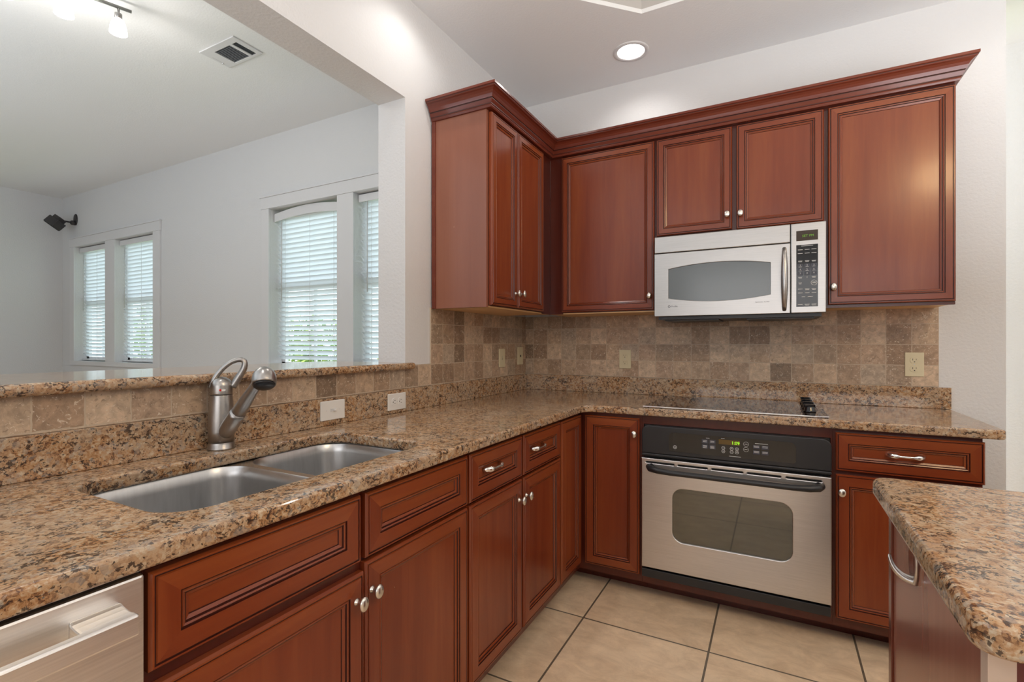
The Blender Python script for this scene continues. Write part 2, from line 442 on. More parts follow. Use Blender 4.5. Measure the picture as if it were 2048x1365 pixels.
# sink side wall: column, header, knee wall
m = MB()
m.box(-0.163, -0.008, -1.168, -0.0005, 0, LIV_Z)
m.box(-0.163, -0.008, -6.0, -1.168, 2.28, LIV_Z)
m.box(-0.163, -0.008, -6.0, -1.168, 0, 1.092)
struct(m.build('wall_left', M_WALL))
struct(MB().box(-6.75, -6.60, -6.0, 0.16, 0, LIV_Z).build('wall_living_side', M_WALL))
struct(MB().box(2.287, 6.2, 0.55, 0.70, 0, LIV_Z).build('wall_hall', M_WALL))
struct(MB().box(5.2, 5.35, -6.0, 0.55, 0, LIV_Z).build('wall_right', M_WALL))
struct(MB().box(-6.75, 5.35, -6.15, -6.0, 0, LIV_Z + 0.1).build('wall_front', M_WALL))
struct(MB().box(-6.75, 6.2, -6.0, 0.70, -0.10, FZ).build('floor', M_FLOOR))
# kitchen ceiling with a raised tray and round cut-outs for the can lights
CANS = [(0.755, -0.292), (0.245, -1.21), (2.33, -0.42), (0.245, -2.35)]
tray = [(0.874, -0.563), (3.30, -0.563), (3.77, -1.033), (3.77, -3.60), (3.30, -4.07), (0.87, -4.07), (0.40, -3.60), (0.40, -1.037)]
cm = slab([[(-0.008, -6.0), (5.2, -6.0), (5.2, 0.55), (2.287, 0.55), (2.287, 0), (-0.008, 0)], tray] + [circle(x, y, 0.078) for x, y in CANS], ROOM_Z, ROOM_Z + 0.02)
k = len(tray)
for i in range(k):
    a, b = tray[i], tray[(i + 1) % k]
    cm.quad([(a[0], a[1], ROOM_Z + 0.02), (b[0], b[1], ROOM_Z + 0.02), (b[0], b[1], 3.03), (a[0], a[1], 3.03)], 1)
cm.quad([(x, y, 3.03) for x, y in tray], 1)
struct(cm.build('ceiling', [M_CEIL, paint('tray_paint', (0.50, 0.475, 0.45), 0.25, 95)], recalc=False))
struct(MB().box(-6.75, -0.163, -6.0, 0.16, LIV_Z, LIV_Z + 0.1).build('ceiling_living', M_CEIL))

# windows: casings, frames, panes
def window_pair(n, xa, xb, op, head_over=0.0):
    w = bpy.data.objects.new('window_%d' % n, None); COL.objects.link(w); w.location = ((xa + xb) / 2, 0, WZ0); struct(w)
    m = MB(); F = FY(0)
    m.box(xa, op[0][0], WZ0, WZ1, 0.0, 0.018, fr=F)
    m.box(op[1][1], xb, WZ0, WZ1, 0.0, 0.018, fr=F)
    m.box(op[0][1], op[1][0], WZ0, WZ1, 0.0, 0.016, fr=F)
    m.box(xa - 0.012, xb + 0.012, WZ1, 2.495, 0.0, 0.022, fr=F)
    m.box(xa - 0.022, xb + 0.022, 2.495, 2.507, 0.0, 0.030, fr=F)
    m.box(xa, xb, 0.934, WZ0, 0.0, 0.018, fr=F)
    m.build('casing', M_TRIM, w, bevel=0.002)
    for a, b in op:
        f = MB(); y0, y1 = 0.118, 0.150
        zm = 1.71
        for z0, z1 in ((WZ0, WZ0 + 0.05), (WZ1 - 0.045, WZ1), (zm - 0.022, zm + 0.022)): f.box(a, b, y0, y1, z0, z1)
        for x0, x1 in ((a, a + 0.045), (b - 0.045, b)): f.box(x0, x1, y0, y1, WZ0, WZ1)
        xm = (a + b) / 2
        f.box(xm - 0.011, xm + 0.011, y0 + 0.006, y1 - 0.006, WZ0, zm)
        fr = f.build('window_frame', M_TRIM, w)
        MB().box(a + 0.045, b - 0.045, 0.133, 0.136, WZ0 + 0.05, WZ1 - 0.045).build('pane', M_GLASS, fr)
        # jamb liners
    return w
window_pair(1, -6.35, -4.30, OPEN[:2])
window_pair(2, -2.625, -0.56, OPEN[2:])

fill_frame = bpy.data.objects.new('window_3', None); COL.objects.link(fill_frame); fill_frame.location = (1.75, -5.98, 0.95); struct(fill_frame)  # made-up window casing framing the added fill light
m = MB()
for x0, x1, z0, z1 in ((0.15, 0.25, 0.87, 2.37), (3.25, 3.35, 0.87, 2.37), (0.25, 3.25, 0.87, 0.97), (0.25, 3.25, 2.27, 2.37), (1.70, 1.80, 0.97, 2.27)): m.box(x0, x1, -5.999, -5.975, z0, z1)
m.build('casing', M_TRIM, fill_frame)
# blinds
def blind(x0, x1, label, arched=False, tiltdeg=46, wand=True):
    zt, zb = WZ1 - 0.005, WZ0 + 0.008
    t = thing('window_blind', label, 'blind', ((x0 + x1) / 2, 0.07, zb), 'white slatted blinds in the living room windows')
    x0 += 0.006; x1 -= 0.006
    yc = 0.085
    m = MB()
    if arched:
        k = 16; top = []; bot = []
        for i in range(k + 1):
            s = i / k; xx = x0 + (x1 - x0) * s; bow = 0.035 * math.sin(math.pi * s)
            top.append((xx, zt - 0.035 + bow)); bot.append((xx, zt - 0.105 + bow * 0.75))
        m.prism(bot + top[::-1], -0.006, 0.006, fr=FY(0.040))
        m.box(x0, x1, 0.05, 0.11, zt - 0.085, zt - 0.045)
        ztop = zt - 0.085
    else:
        m.box(x0, x1, 0.036, 0.046, zt - 0.065, zt - 0.006); m.box(x0, x1, 0.046, 0.112, zt - 0.05, zt - 0.008)
        ztop = zt - 0.06
    m.build('valance', M_TRIM, t, bevel=0.002)
    sl = MB(); w, th = 0.0245, 0.0013; a = math.radians(tiltdeg); pitch = 0.0432
    z = ztop - 0.018; zs = []
    while z > zb + 0.045:
        zs.append(z); z -= pitch
    for zc in zs:
        # room edge high, outside edge low, slight crown
        P = []
        jit = math.radians(random.uniform(-1.5, 1.5)); aa = a + jit
        for xx in (x0 + 0.004, x1 - 0.004):
            for u, c in ((-1, 0), (0, 0.003), (1, 0)):
                yy = yc + u * w * math.cos(aa) + c * math.sin(aa); zz = zc - u * w * math.sin(aa) + c * math.cos(aa)
                P += [(xx, yy, zz), (xx, yy + th * math.sin(aa), zz + th)]
        sl.add(P, [(0, 2, 8, 6), (2, 4, 10, 8), (1, 7, 9, 3), (3, 9, 11, 5), (0, 6, 7, 1), (4, 5, 11, 10), (0, 1, 3, 2), (2, 3, 5, 4), (6, 8, 9, 7), (8, 10, 11, 9)])
    sl.build('slats', M_SLAT, t)
    MB().box(x0 + 0.004, x1 - 0.004, yc - 0.025, yc + 0.025, zb, zb + 0.016).build('bottom_rail', M_TRIM, t, bevel=0.003)
    c = MB()
    for s in (0.14, 0.52, 0.87):
        xx = x0 + (x1 - x0) * s
        c.box(xx - 0.001, xx + 0.001, yc - 0.028, yc - 0.026, zb, ztop); c.box(xx - 0.001, xx + 0.001, yc + 0.024, yc + 0.026, zb, ztop)
    c.build('ladder_cord', M_TRIM, t)
    if wand: MB().tube([(x0 + 0.085, 0.045, ztop), (x0 + 0.087, 0.042, ztop - 0.72)], 0.0045, 8).build('wand', M_GREY, t)
    return t
blind(*OPEN[0], 'white slatted blind in the leftmost window, nearest the black speaker')
blind(*OPEN[1], 'white slatted blind in the right half of the window pair below the black speaker')
blind(*OPEN[2], 'white slatted blind with a bowed valance, behind the faucet spray head', arched=True)
blind(*OPEN[3], 'white slatted blind half hidden by the white wall column')

# outside: ground and shrubs seen in slivers between the slats
struct(MB().box(-20, 12, 0.9, 25, -0.45, -0.35).build('ground_outside', M_LAWN))
def tree(x, y, h, r, label, seed):
    rnd = random.Random(seed)
    t = thing('garden_tree', label, 'tree', (x, y, -0.35), 'trees outside the living room windows')
    MB().lathe([(0.07, -0.0), (0.05, h * 0.5), (0.03, h * 0.8)], (x, y, -0.35), seg=10).build('trunk', M_BARK, t)
    m = MB()
    for i in range(2600):
        d = Vector((rnd.gauss(0, 1), rnd.gauss(0, 1), rnd.gauss(0, 1))).normalized() * (rnd.random() ** 0.4)
        c = Vector((x + d.x * r, y + d.y * r * 0.7, -0.35 + h * 0.60 + d.z * h * 0.42))
        u = Vector((rnd.gauss(0, 1), rnd.gauss(0, 1), rnd.gauss(0, 1))).normalized(); w = u.cross(Vector((rnd.gauss(0, 1), rnd.gauss(0, 1), rnd.gauss(0, 1)))).normalized()
        s = rnd.uniform(0.04, 0.085)
        m.add([c - u * s, c + w * s * 0.45, c + u * s, c - w * s * 0.45], [(0, 1, 2, 3)], 0 if rnd.random() < 0.6 else 1)
    m.build('foliage', [M_LEAF, M_LEAF2], t, recalc=False)
tree(-10.6, 3.4, 2.5, 1.4, 'leafy green tree outside the leftmost window pair', 1)
tree(-7.1, 4.2, 2.1, 1.4, 'yellow-green tree outside the right half of the far window pair', 2)
tree(-3.3, 3.8, 1.7, 1.4, 'low green tree outside the window with the bowed blind', 3)

# ------------------------------------------------------------------ stone and tile
def obj1(m, name, mats, label, cat, group=None, origin=(0, 0, 0), **k):
    return tag(m.build(name, mats, None, origin=origin, **k), label, cat, group)
CT0, CT1 = 0.879, 0.912
ctr = rpoly([(0.0, -3.60), (0.620, -3.60), (0.620, -0.615), (2.105, -0.615), (2.105, 0.0), (0.0, 0.0)], [0, 0, 0.055, 0.022, 0, 0])
hole = rpoly([(0.125, -2.385), (0.515, -2.385), (0.515, -1.685), (0.125, -1.685)], [0.075] * 4, 10)
m = slab([ctr, hole], CT0, CT1, 0.007, 3)
obj1(m, 'countertop', M_GRAN, 'L-shaped speckled tan granite countertop around the sink and cooktop', 'countertop', recalc=False)
m = MB().box(-0.0075, 0.016, -3.60, 0.0, CT1 + 0.0005, 1.008)
obj1(m, 'granite_upstand', M_GRAN, 'long low granite upstand on the counter behind the faucet', 'backsplash', 'granite upstands behind the counter', bevel=0.0015)
m = MB().box(0.0165, 2.104, -0.018, -0.0005, CT1 + 0.0005, 1.008)
obj1(m, 'granite_upstand', M_GRAN, 'low granite upstand on the counter behind the cooktop', 'backsplash', 'granite upstands behind the counter', bevel=0.0015)
m = MB().box(-0.0075, 0.0, -3.60, -0.995, 1.0085, 1.0915)
m.box(-0.0075, 0.0, -1.139, -0.995, 1.0915, 1.109).box(-0.0075, 0.0, -0.995, 0.0, 1.0085, 1.3715)
obj1(m, 'tile_backsplash', M_TILE_LEFT, 'tumbled travertine tiles along the sink wall below the bar ledge', 'backsplash', 'travertine tile backsplashes')
m = MB().box(0.0005, 2.063, -0.0065, -0.0005, 1.0085, 1.3715)
obj1(m, 'tile_backsplash', M_TILE_BACK, 'tumbled travertine tiles on the back wall behind the cooktop', 'backsplash', 'travertine tile backsplashes')
led = rpoly([(-0.45, -3.60), (0.032, -3.60), (0.032, -1.140), (-0.0075, -1.140), (-0.0075, -1.1685), (-0.45, -1.1685)], [0, 0, 0.012, 0, 0, 0.05])
m = slab([led], 1.0925, 1.1205, 0.012, 4)
obj1(m, 'bar_ledge', M_GRAN, 'raised granite bar ledge on the half wall behind the sink', 'bar ledge', recalc=False)
isl = rpoly([(1.603, -2.16), (1.603, -1.515), (3.10, -1.515), (3.10, -2.16)], [0.03] * 4)
m = slab([isl], 0.874, 0.914, 0.012, 4)
obj1(m, 'island_countertop', M_GRAN, 'granite island top with a rounded corner, nearest the camera', 'countertop', recalc=False)

# ------------------------------------------------------------------ cabinet parts
def door(m, fr, a0, a1, b0, b1, w1, w2, panel_mi=0, th=0.019):
    """materials: 0 vertical grain, 1 horizontal grain, 2 glaze"""
    R = [(0, 0, 0), (0, th - .006, 0), (.0035, th - .001, 0), (.0065, th - .001, 0), (.0075, th - .003, 2), (.0095, th - .003, 2), (.011, th, 0),
         (w1, th, 0), (w1 + .001, th - .003, 2), (w1 + .0028, th - .003, 2), (w1 + .0045, th - .001, 0), (w1 + .0075, th - .0025, 0),
         (w1 + .0085, th - .0055, 2), (w1 + .0105, th - .0055, 2), (w2 - .001, th - .0085, 0), (w2, th - .011, 2)]
    prev = None
    for ins, n, g in R:
        c = [fr(a0 + ins, b0 + ins, n), fr(a1 - ins, b0 + ins, n), fr(a1 - ins, b1 - ins, n), fr(a0 + ins, b1 - ins, n)]
        o = len(m.v); m.v += c
        if prev is not None:
            for i in range(4):
                j = (i + 1) % 4
                m.f.append([prev + i, prev + j, o + j, o + i]); m.s.append(False)
                m.m.append(2 if g else (1 if i in (0, 2) else 0))
        else: m.f.append([o, o + 3, o + 2, o + 1]); m.s.append(False); m.m.append(0)
        prev = o
    m.f.append([prev, prev + 1, prev + 2, prev + 3]); m.s.append(False); m.m.append(panel_mi)
    return m
WOODS = [M_WV, M_WH, M_GLAZE]
def add_door(parent, fr, a0, a1, b0, b1, w=(.033, .051), name='door', horiz=False):
    return door(MB(), fr, a0, a1, b0, b1, w[0], w[1], 1 if horiz else 0).build(name, WOODS, parent)
def knob(parent, fr, a, b, n0=0.019):
    m = MB(); c = Vector(fr(a, b, n0)); ax = Vector(fr(a, b, n0 + 1)) - c
    up = Vector(fr(a, b + 1, n0)) - c
    m.lathe([(0.0085, 0), (0.0085, 0.0015), (0.0055, 0.004), (0.0042, 0.008), (0.0045, 0.013), (0.008, 0.016)], c, ax, 20)
    prof = [(0.0165 * math.sin(t) + 0.0001, 0.0225 - 0.0072 * math.cos(t)) for t in [math.pi * i / 12 for i in range(13)]]
    m.lathe(prof, c, ax, 24, sx=1.0, sy=0.78, up=(up + ax.cross(up) * 0.0))
    for sgn in (-0.3, 0, 0.3):
        pass
    return m.build('knob', M_KNOB, parent)
def pull(parent, fr, a, b, half=0.052, n0=0.011):
    m = MB(); N = 28; pts = []; rad = []
    for i in range(N + 1):
        s = -1 + 2 * i / N; q = abs(s)
        n = n0 + 0.024 * (1 - q ** 3.5); rr = 0.0035 + 0.0050 * max(0, math.sin(math.pi * min(1, max(0, (q - 0.35) / 0.65)) ** 1.0)) + (0.001 if q > .9 else 0)
        pts.append(fr(a + s * half, b, n)); rad.append(rr)
    ref = Vector(fr(a, b + 1, 0)) - Vector(fr(a, b, 0))
    m.tube(pts, rad, 14, ref=ref, flat=1.15)
    for s in (-1, 1):
        for k in (-1, 0, 1):
            m.tube([fr(a + s * half * 0.50, b + k * 0.001, n0 + 0.0245), fr(a + s * half * 0.72, b + k * 0.0042, n0 + 0.0225), fr(a + s * half * 0.93, b + k * 0.0050, n0 + 0.012), fr(a + s * half * 1.02, b + k * 0.0025, n0 + 0.002)], [0.0008, 0.0022, 0.0022, 0.0012], 8)
    return m.build('handle', M_CHROME, parent)

# ------------------------------------------------------------------ upper cabinets
UB, UT = 1.376, 2.232     # door bottom / top
DX, DY = 0.297, -0.286    # planes behind the doors
g = 'upper wall cabinets'
c = thing('upper_cabinet', 'upper cherry cabinet with two narrow doors on the sink-side wall', 'cabinet', (0.15, -0.62, 1.366), g)
m = MB(); m.box(0.001, 0.295, -0.985, -0.967, 1.366, 2.2395, 0)
m.box(0.001, 0.020, -0.990, -0.985, 1.366, 2.2395, 1)
m.build('side_panel', [M_END, M_CROWN], c)
m = MB(); m.box(0.001, 0.293, -0.967, -0.2875, 1.372, 2.2395, 0); m.box(0.2931, 0.2965, -0.960, -0.3, 1.372, 2.2395, 0)
m.box(0.2935, 0.2968, -0.400, -0.2885, 1.366, 2.2395, 0)
m.build('body', [M_FRAME], c)
MB().box(0.002, 0.292, -0.984, -0.300, 1.366, 1.3719).build('underside', M_MAPLE, c)
d1 = add_door(c, FX(DX), -0.966, -0.722, UB, UT); d2 = add_door(c, FX(DX), -0.716, -0.417, UB, UT)
knob(d1, FX(DX), -0.748, 1.444); knob(d2, FX(DX), -0.692, 1.446)

c = thing('upper_cabinet', 'upper cherry cabinet with one wide door left of the microwave', 'cabinet', (0.59, -0.15, 1.366), g)
m = MB(); m.box(0.297, 0.881, -0.284, -0.001, 1.372, 2.2395); m.box(0.297, 0.374, -0.288, -0.284, 1.366, 2.2395)
m.build('body', M_FRAME, c)
MB().box(0.298, 0.880, -0.283, -0.001, 1.366, 1.3719).build('underside', M_MAPLE, c)
d = add_door(c, FY(DY), 0.371, 0.876, UB, UT); knob(d, FY(DY), 0.855, 1.446)

c = thing('upper_cabinet', 'short upper cherry cabinet with two doors above the microwave', 'cabinet', (1.247, -0.15, 1.735), g)
MB().box(0.8815, 1.613, -0.284, -0.001, 1.731, 2.2395).build('body', M_FRAME, c)
d1 = add_door(c, FY(DY), 0.888, 1.237, 1.746, UT); d2 = add_door(c, FY(DY), 1.257, 1.606, 1.742, UT)
knob(d1, FY(DY), 1.217, 1.814); knob(d2, FY(DY), 1.274, 1.812)

c = thing('upper_cabinet', 'large upper cherry cabinet with one door right of the microwave', 'cabinet', (1.83, -0.15, 1.366), g)
MB().box(1.6135, 2.050, -0.284, -0.001, 1.372, 2.2395).box(1.6135, 2.050, -0.288, -0.268, 1.360, 1.372).build('body', M_FRAME, c)
MB().box(1.615, 2.048, -0.267, -0.001, 1.364, 1.3719).build('underside', M_MAPLE, c)
d = add_door(c, FY(DY), 1.622, 2.049, UB - 0.003, UT); knob(d, FY(DY), 1.640, 1.448)

# crown moulding swept with mitred corners
prof = [(-0.030, 2.240), (0.008, 2.240), (0.011, 2.246), (0.011, 2.250), (0.014, 2.252), (0.014, 2.256), (0.021, 2.270), (0.021, 2.273), (0.024, 2.275), (0.026, 2.280),
        (0.029, 2.288), (0.035, 2.297), (0.043, 2.304), (0.050, 2.307), (0.052, 2.310), (0.052, 2.313), (0.056, 2.315), (0.056, 2.325), (0.0, 2.325)]
m = MB(); bx, by = 0.314, -0.304
paths = []
for o, z in prof:
    paths.append([(0.001, -0.985 - o, z), (bx + o, -0.985 - o, z), (bx + o, by - o, z), (2.050 + o, by - o, z), (2.050 + o, -0.001, z)])
for i in range(len(prof) - 1):
    for j in range(4):
        m.quad([paths[i][j], paths[i][j + 1], paths[i + 1][j + 1], paths[i + 1][j]], 1 if i in (4, 6, 7, 14) else 0)
obj1(m, 'crown_molding', [M_CROWN, M_GLAZE], 'dark cherry crown molding along the top of the upper cabinets', 'molding', recalc=False)

# ------------------------------------------------------------------ base cabinets
BX, BY = 0.581, -0.581
BT, DB0, DB1, DD = 0.864, 0.716, 0.707, 0.152
bw = (.043, .060)
g = 'base cabinets under the counter'
def base_body(c, x0, x1, y0, y1, toe):
    m = MB(); m.box(x0, x1, y0, y1, 0.115, CT0 - 0.001)
    if toe == 'x': m.box(x0, x1 - 0.10, y0, y1, FZ, 0.115)
    if toe == 'y': m.box(x0, x1, y0 + 0.10, y1, FZ, 0.115)
    return m.build('body', M_FRAME, c)
c = thing('base_cabinet', 'cherry sink base cabinet with two false drawer fronts and two doors', 'cabinet', (0.3, -2.02, FZ), g)
m = MB(); m.box(0.56, BX - 0.001, -2.460, -1.590, 0.115, CT0 - 0.001); m.box(0.02, 0.56, -2.460, -2.442, 0.115, CT0 - 0.001); m.box(0.02, 0.56, -1.608, -1.590, 0.115, CT0 - 0.001)
m.box(0.02, 0.56, -2.442, -1.608, 0.115, 0.135); m.box(0.02, 0.48, -2.460, -1.590, FZ, 0.115)
m.build('body', M_FRAME, c)
add_door(c, FX(BX), -2.456, -2.031, 0.714, BT, bw, 'drawer_front', True); add_door(c, FX(BX), -2.016, -1.597, DB0, BT, bw, 'drawer_front', True)
d1 = add_door(c, FX(BX), -2.456, -2.022, DD, 0.690, bw); d2 = add_door(c, FX(BX), -2.018, -1.597, DD, DB1, bw)
knob(d1, FX(BX), -2.047, 0.632); knob(d2, FX(BX), -2.000, 0.640)
c = thing('base_cabinet', 'cherry base cabinet with two small drawers over two doors', 'cabinet', (0.3, -1.22, FZ), g)
base_body(c, 0.02, BX - 0.001, -1.589, -0.862, 'x')
d = add_door(c, FX(BX), -1.583, -1.234, DB0, BT, bw, 'drawer', True); pull(d, FX(BX), -1.445, 0.800)
d = add_door(c, FX(BX), -1.219, -0.867, DB0, BT, bw, 'drawer', True); pull(d, FX(BX), -1.095, 0.800)
d = add_door(c, FX(BX), -1.583, -1.234, DD, DB1, bw); knob(d, FX(BX), -1.263, 0.638)
d = add_door(c, FX(BX), -1.219, -0.867, DD, DB1, bw); knob(d, FX(BX), -1.205, 0.640)
c = thing('base_cabinet', 'cherry corner base cabinet with two full-height hinged leaves', 'cabinet', (0.3, -0.3, FZ), g)
m = MB(); m.prism([(0.02, -0.861), (BX - 0.001, -0.861), (BX - 0.001, BY + 0.001), (0.882, BY + 0.001), (0.882, -0.02), (0.02, -0.02)], 0.115, CT0 - 0.001)
m.prism([(0.02, -0.861), (0.48, -0.861), (0.48, -0.48), (0.882, -0.48), (0.882, -0.02), (0.02, -0.02)], FZ, 0.115)
m.build('body', M_FRAME, c)
add_door(c, FX(BX), -0.853, -0.607, DD, 0.862, bw)
d = add_door(c, FY(BY), 0.611, 0.873, DD, 0.862, bw); knob(d, FY(BY), 0.853, 0.792)
c = thing('base_cabinet', 'cherry oven cabinet surrounding the wall oven under the cooktop', 'cabinet', (1.25, -0.3, FZ), g)
m = MB(); m.box(0.883, 1.612, BY + 0.001, -0.56, 0.838, CT0 - 0.001); m.box(0.883, 0.889, BY + 0.001, -0.02, 0.115, 0.838); m.box(1.607, 1.612, BY + 0.001, -0.02, 0.115, 0.838)
m.box(0.889, 1.607, BY + 0.001, -0.02, 0.115, 0.150); m.box(0.883, 1.612, -0.48, -0.02, FZ, 0.115)
m.build('body', M_FRAME, c)
c = thing('base_cabinet', 'cherry base cabinet with a wide drawer over a door right of the oven', 'cabinet', (1.83, -0.3, FZ), g)
base_body(c, 1.6125, 2.050, BY + 0.001, -0.02, 'y')
d = add_door(c, FY(BY), 1.622, 2.053, 0.718, BT, (.040, .057), 'drawer', True); pull(d, FY(BY), 1.836, 0.794, 0.056)
d = add_door(c, FY(BY), 1.622, 2.053, DD, 0.704, bw); knob(d, FY(BY), 1.641, 0.640)

# dishwasher
c = thing('dishwasher', 'stainless steel dishwasher with a bar handle under the granite counter', 'dishwasher', (0.3, -2.77, FZ))
MB().box(0.05, 0.575, -3.06, -2.466, 0.13, 0.868).build('body', M_DARK, c)
door_dw = MB().box(0.576, 0.600, -3.062, -2.463, 0.15, 0.867).build('door', M_STEELD, c, bevel=0.004)
m = MB()
def dwbar(y0, y1):
    m.box(0.634, 0.650, y0, y1, 0.806, 0.835)
dwbar(-3.035, -2.492)
# concave mounting blocks
for y0, y1 in ((-2.552, -2.4925), (-3.0345, -2.975)):
    top = [(0.600, 0.840), (0.608, 0.8365), (0.618, 0.8345), (0.630, 0.8335), (0.642, 0.834)]
    poly = top + [(0.642, 0.812), (0.600, 0.800)]
    m.prism([(x, z) for x, z in poly], y0, y1, fr=lambda a, b, n: (a, n, b))
m.build('handle', M_STEELD, door_dw, bevel=0.003)

# ------------------------------------------------------------------ island
c = thing('island_cabinet', 'cherry kitchen island cabinet under the nearest granite top', 'cabinet', (2.3, -1.83, FZ))
m = MB(); m.box(1.648, 3.06, -2.100, -1.560, 0.115, 0.8735, 0); m.box(1.72, 3.06, -2.06, -1.60, FZ, 0.115, 0)
m.build('body', M_FRAME, c)
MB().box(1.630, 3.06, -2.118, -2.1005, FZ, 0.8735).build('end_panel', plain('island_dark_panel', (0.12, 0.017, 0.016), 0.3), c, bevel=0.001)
MB().box(1.624, 1.6475, -2.122, -2.1005, FZ, 0.8735).build('corner_strip', plain('raw_corner_strip', (0.62, 0.48, 0.38), 0.5), c)
MB().box(1.630, 1.6475, -1.575, -1.548, FZ, 0.8735).build('corner_stile', [M_CROWN], c, bevel=0.001)
pn = MB().box(1.634, 1.6475, -2.100, -1.577, 0.13, 0.868).build('door', M_ISL, c, bevel=0.001)
# crescent hook handle on an oval plate
m = MB(); N = 14; yc, zc = -1.757, 0.826; pts = []; rad = []
for i in range(N + 1):
    q = i / N; an = math.pi * 0.5 * q
    pts.append((1.632 - 0.034 * math.sin(an), yc + 0.006 * q, zc - 0.036 + 0.038 * (1 - math.cos(an))))
    rad.append(0.0085 * (1 - q) ** 0.7 + 0.0022)
m.tube(pts, rad, 12, flat=0.7, ref=(0, 0, 1))
m.lathe([(0.001, 0.001), (0.036, 0.001), (0.040, 0.006), (0.043, 0.006), (0.044, 0.0), (0.001, 0.0)], (1.634, yc, zc), (-1, 0, 0), 36, sx=1.0, sy=0.55, up=(0, 0, 1))
m.build('handle', M_STEEL, pn)

# ------------------------------------------------------------------ wall oven
c = thing('wall_oven', 'stainless steel built-in oven with black control panel under the cooktop', 'oven', (1.247, -0.3, 0.15))
MB().box(0.892, 1.604, -0.580, -0.05, 0.152, 0.836).build('body', M_DARK, c)
F = FY(-0.581)
pan = rpoly([(0.886, 0.712), (1.609, 0.712), (1.609, 0.836), (0.886, 0.836)], [0, 0, 0.03, 0.03], 6)
cp = MB().prism(pan, 0, 0.026, fr=F).prism(rpoly([(0.886, 0.700), (1.609, 0.700), (1.609, 0.7118), (0.886, 0.7118)], [0] * 4), 0, 0.030, fr=F).build('control_panel', M_BLACK, c, bevel=0.004, seg=3)
fas = MB().prism(rpoly([(1.004, 0.730), (1.490, 0.730), (1.490, 0.813), (1.004, 0.813)], [0.010, 0.010, 0.022, 0.022], 5), 0.0262, 0.0275, fr=F)
n0 = 0.0277
MB().box(1.208, 1.290, 0.781, 0.801, n0, n0 + 0.0004, fr=F).build('display', M_DISP, cp)
MB().text('1:09', F, 1.2885, 0.7838, 0.0185, n0 + 0.0008, align='RIGHT').build('lit_digits', M_GREEN, cp)
m = MB()
m.add([F(1.031 + r * math.cos(t), 0.750 + r * math.sin(t), n0 + .0004) for r in (0.0078, 0.0065) for t in [2 * math.pi * i / 24 for i in range(24)]],
      [(i, (i + 1) % 24, 24 + (i + 1) % 24, 24 + i) for i in range(24)])
m.text('GE', F, 1.031, 0.7462, 0.0095, n0 + .0004, align='CENTER')
m.build('logo', M_GREY, cp, recalc=False)
k = MB(); t = MB()
for i in range(2):
    for j in range(2):
        k.box(1.141 + i * .029, 1.167 + i * .029, 0.778 - j * .021, 0.796 - j * .021, n0, n0 + .0003, fr=F)
        for q in range(2 + j): t.box(1.146 + i * .029, 1.162 + i * .029, 0.789 - j * .021 - q * .0045, 0.7908 - j * .021 - q * .0045, n0 + .0004, n0 + .0006, fr=F)
        k.box(1.338 + i * .031, 1.363 + i * .031, 0.774 - j * .022, 0.790 - j * .022, n0, n0 + .0003, fr=F)
        for q in range(2): t.box(1.341 + i * .031, 1.360 + i * .031, 0.785 - j * .022 - q * .0045, 0.7868 - j * .022 - q * .0045, n0 + .0004, n0 + .0006, fr=F)
t.box(1.345, 1.392, 0.7955, 0.7973, n0 + .0004, n0 + .0006, fr=F); t.box(1.158, 1.172, 0.8005, 0.802, n0 + .0004, n0 + .0006, fr=F); t.box(1.217, 1.231, 0.8045, 0.806, n0 + .0004, n0 + .0006, fr=F)
t.box(1.248, 1.293, 0.7335, 0.7352, n0 + .0004, n0 + .0006, fr=F)
for a, bs in ((1.226, (.766, .752)), (1.258, (.766, .752)), (1.278, (.766, .752))):
    for b in bs:
        t.add([F(a + r * math.cos(q * math.pi / 3), b + r * math.sin(q * math.pi / 3), n0 + .0004) for r in (.0075, .006) for q in range(6)], [(i, (i + 1) % 6, 6 + (i + 1) % 6, 6 + i) for i in range(6)])
        t.box(a - .003, a + .003, b - .0008, b + .0012, n0 + .0004, n0 + .0006, fr=F)
for b in (.790, .768):
    t.add([F(1.312 + r * math.cos(q * math.pi / 10), b + r * math.sin(q * math.pi / 10), n0 + .0004) for r in (.0098, .0088) for q in range(20)], [(i, (i + 1) % 20, 20 + (i + 1) % 20, 20 + i) for i in range(20)])
    t.box(1.3065, 1.3175, b - .001, b + .001, n0 + .0004, n0 + .0006, fr=F)
fas.add(k.v, k.f, 1); fas.add(t.v, t.f, 2); fas.build('glass_fascia', [M_BLACKG, M_KEY, M_GREY], cp, recalc=False)
# oven door with window opening and slots
F = FY(-0.585)
D = slab([[(0.886, 0.200), (1.608, 0.200), (1.608, 0.690), (0.886, 0.690)],
          rpoly([(1.020, 0.335), (1.478, 0.335), (1.478, 0.570), (1.020, 0.570)], [0.045] * 4, 8)] +
         [rpoly([(a, 0.6685), (a + 0.122, 0.6685), (a + 0.122, 0.6755), (a, 0.6755)], [0.0034] * 4, 4) for a in (0.905, 1.042, 1.179, 1.316, 1.455)], 0, 0.026, 0.003, 2)
D.v = [F(x, y, z) for x, y, z in D.v]
dr = D.build('door', M_STEEL, c)
wi = rpoly([(1.018, 0.333), (1.480, 0.333), (1.480, 0.572), (1.018, 0.572)], [0.045] * 4, 8)
MB().prism(wi, 0.010, 0.020, fr=F).build('window', M_OVGLASS, dr)
MB().box(0.895, 1.60, 0.660, 0.680, 0.004, 0.012, fr=F).build('vent_slot_backing', M_DARK, dr)
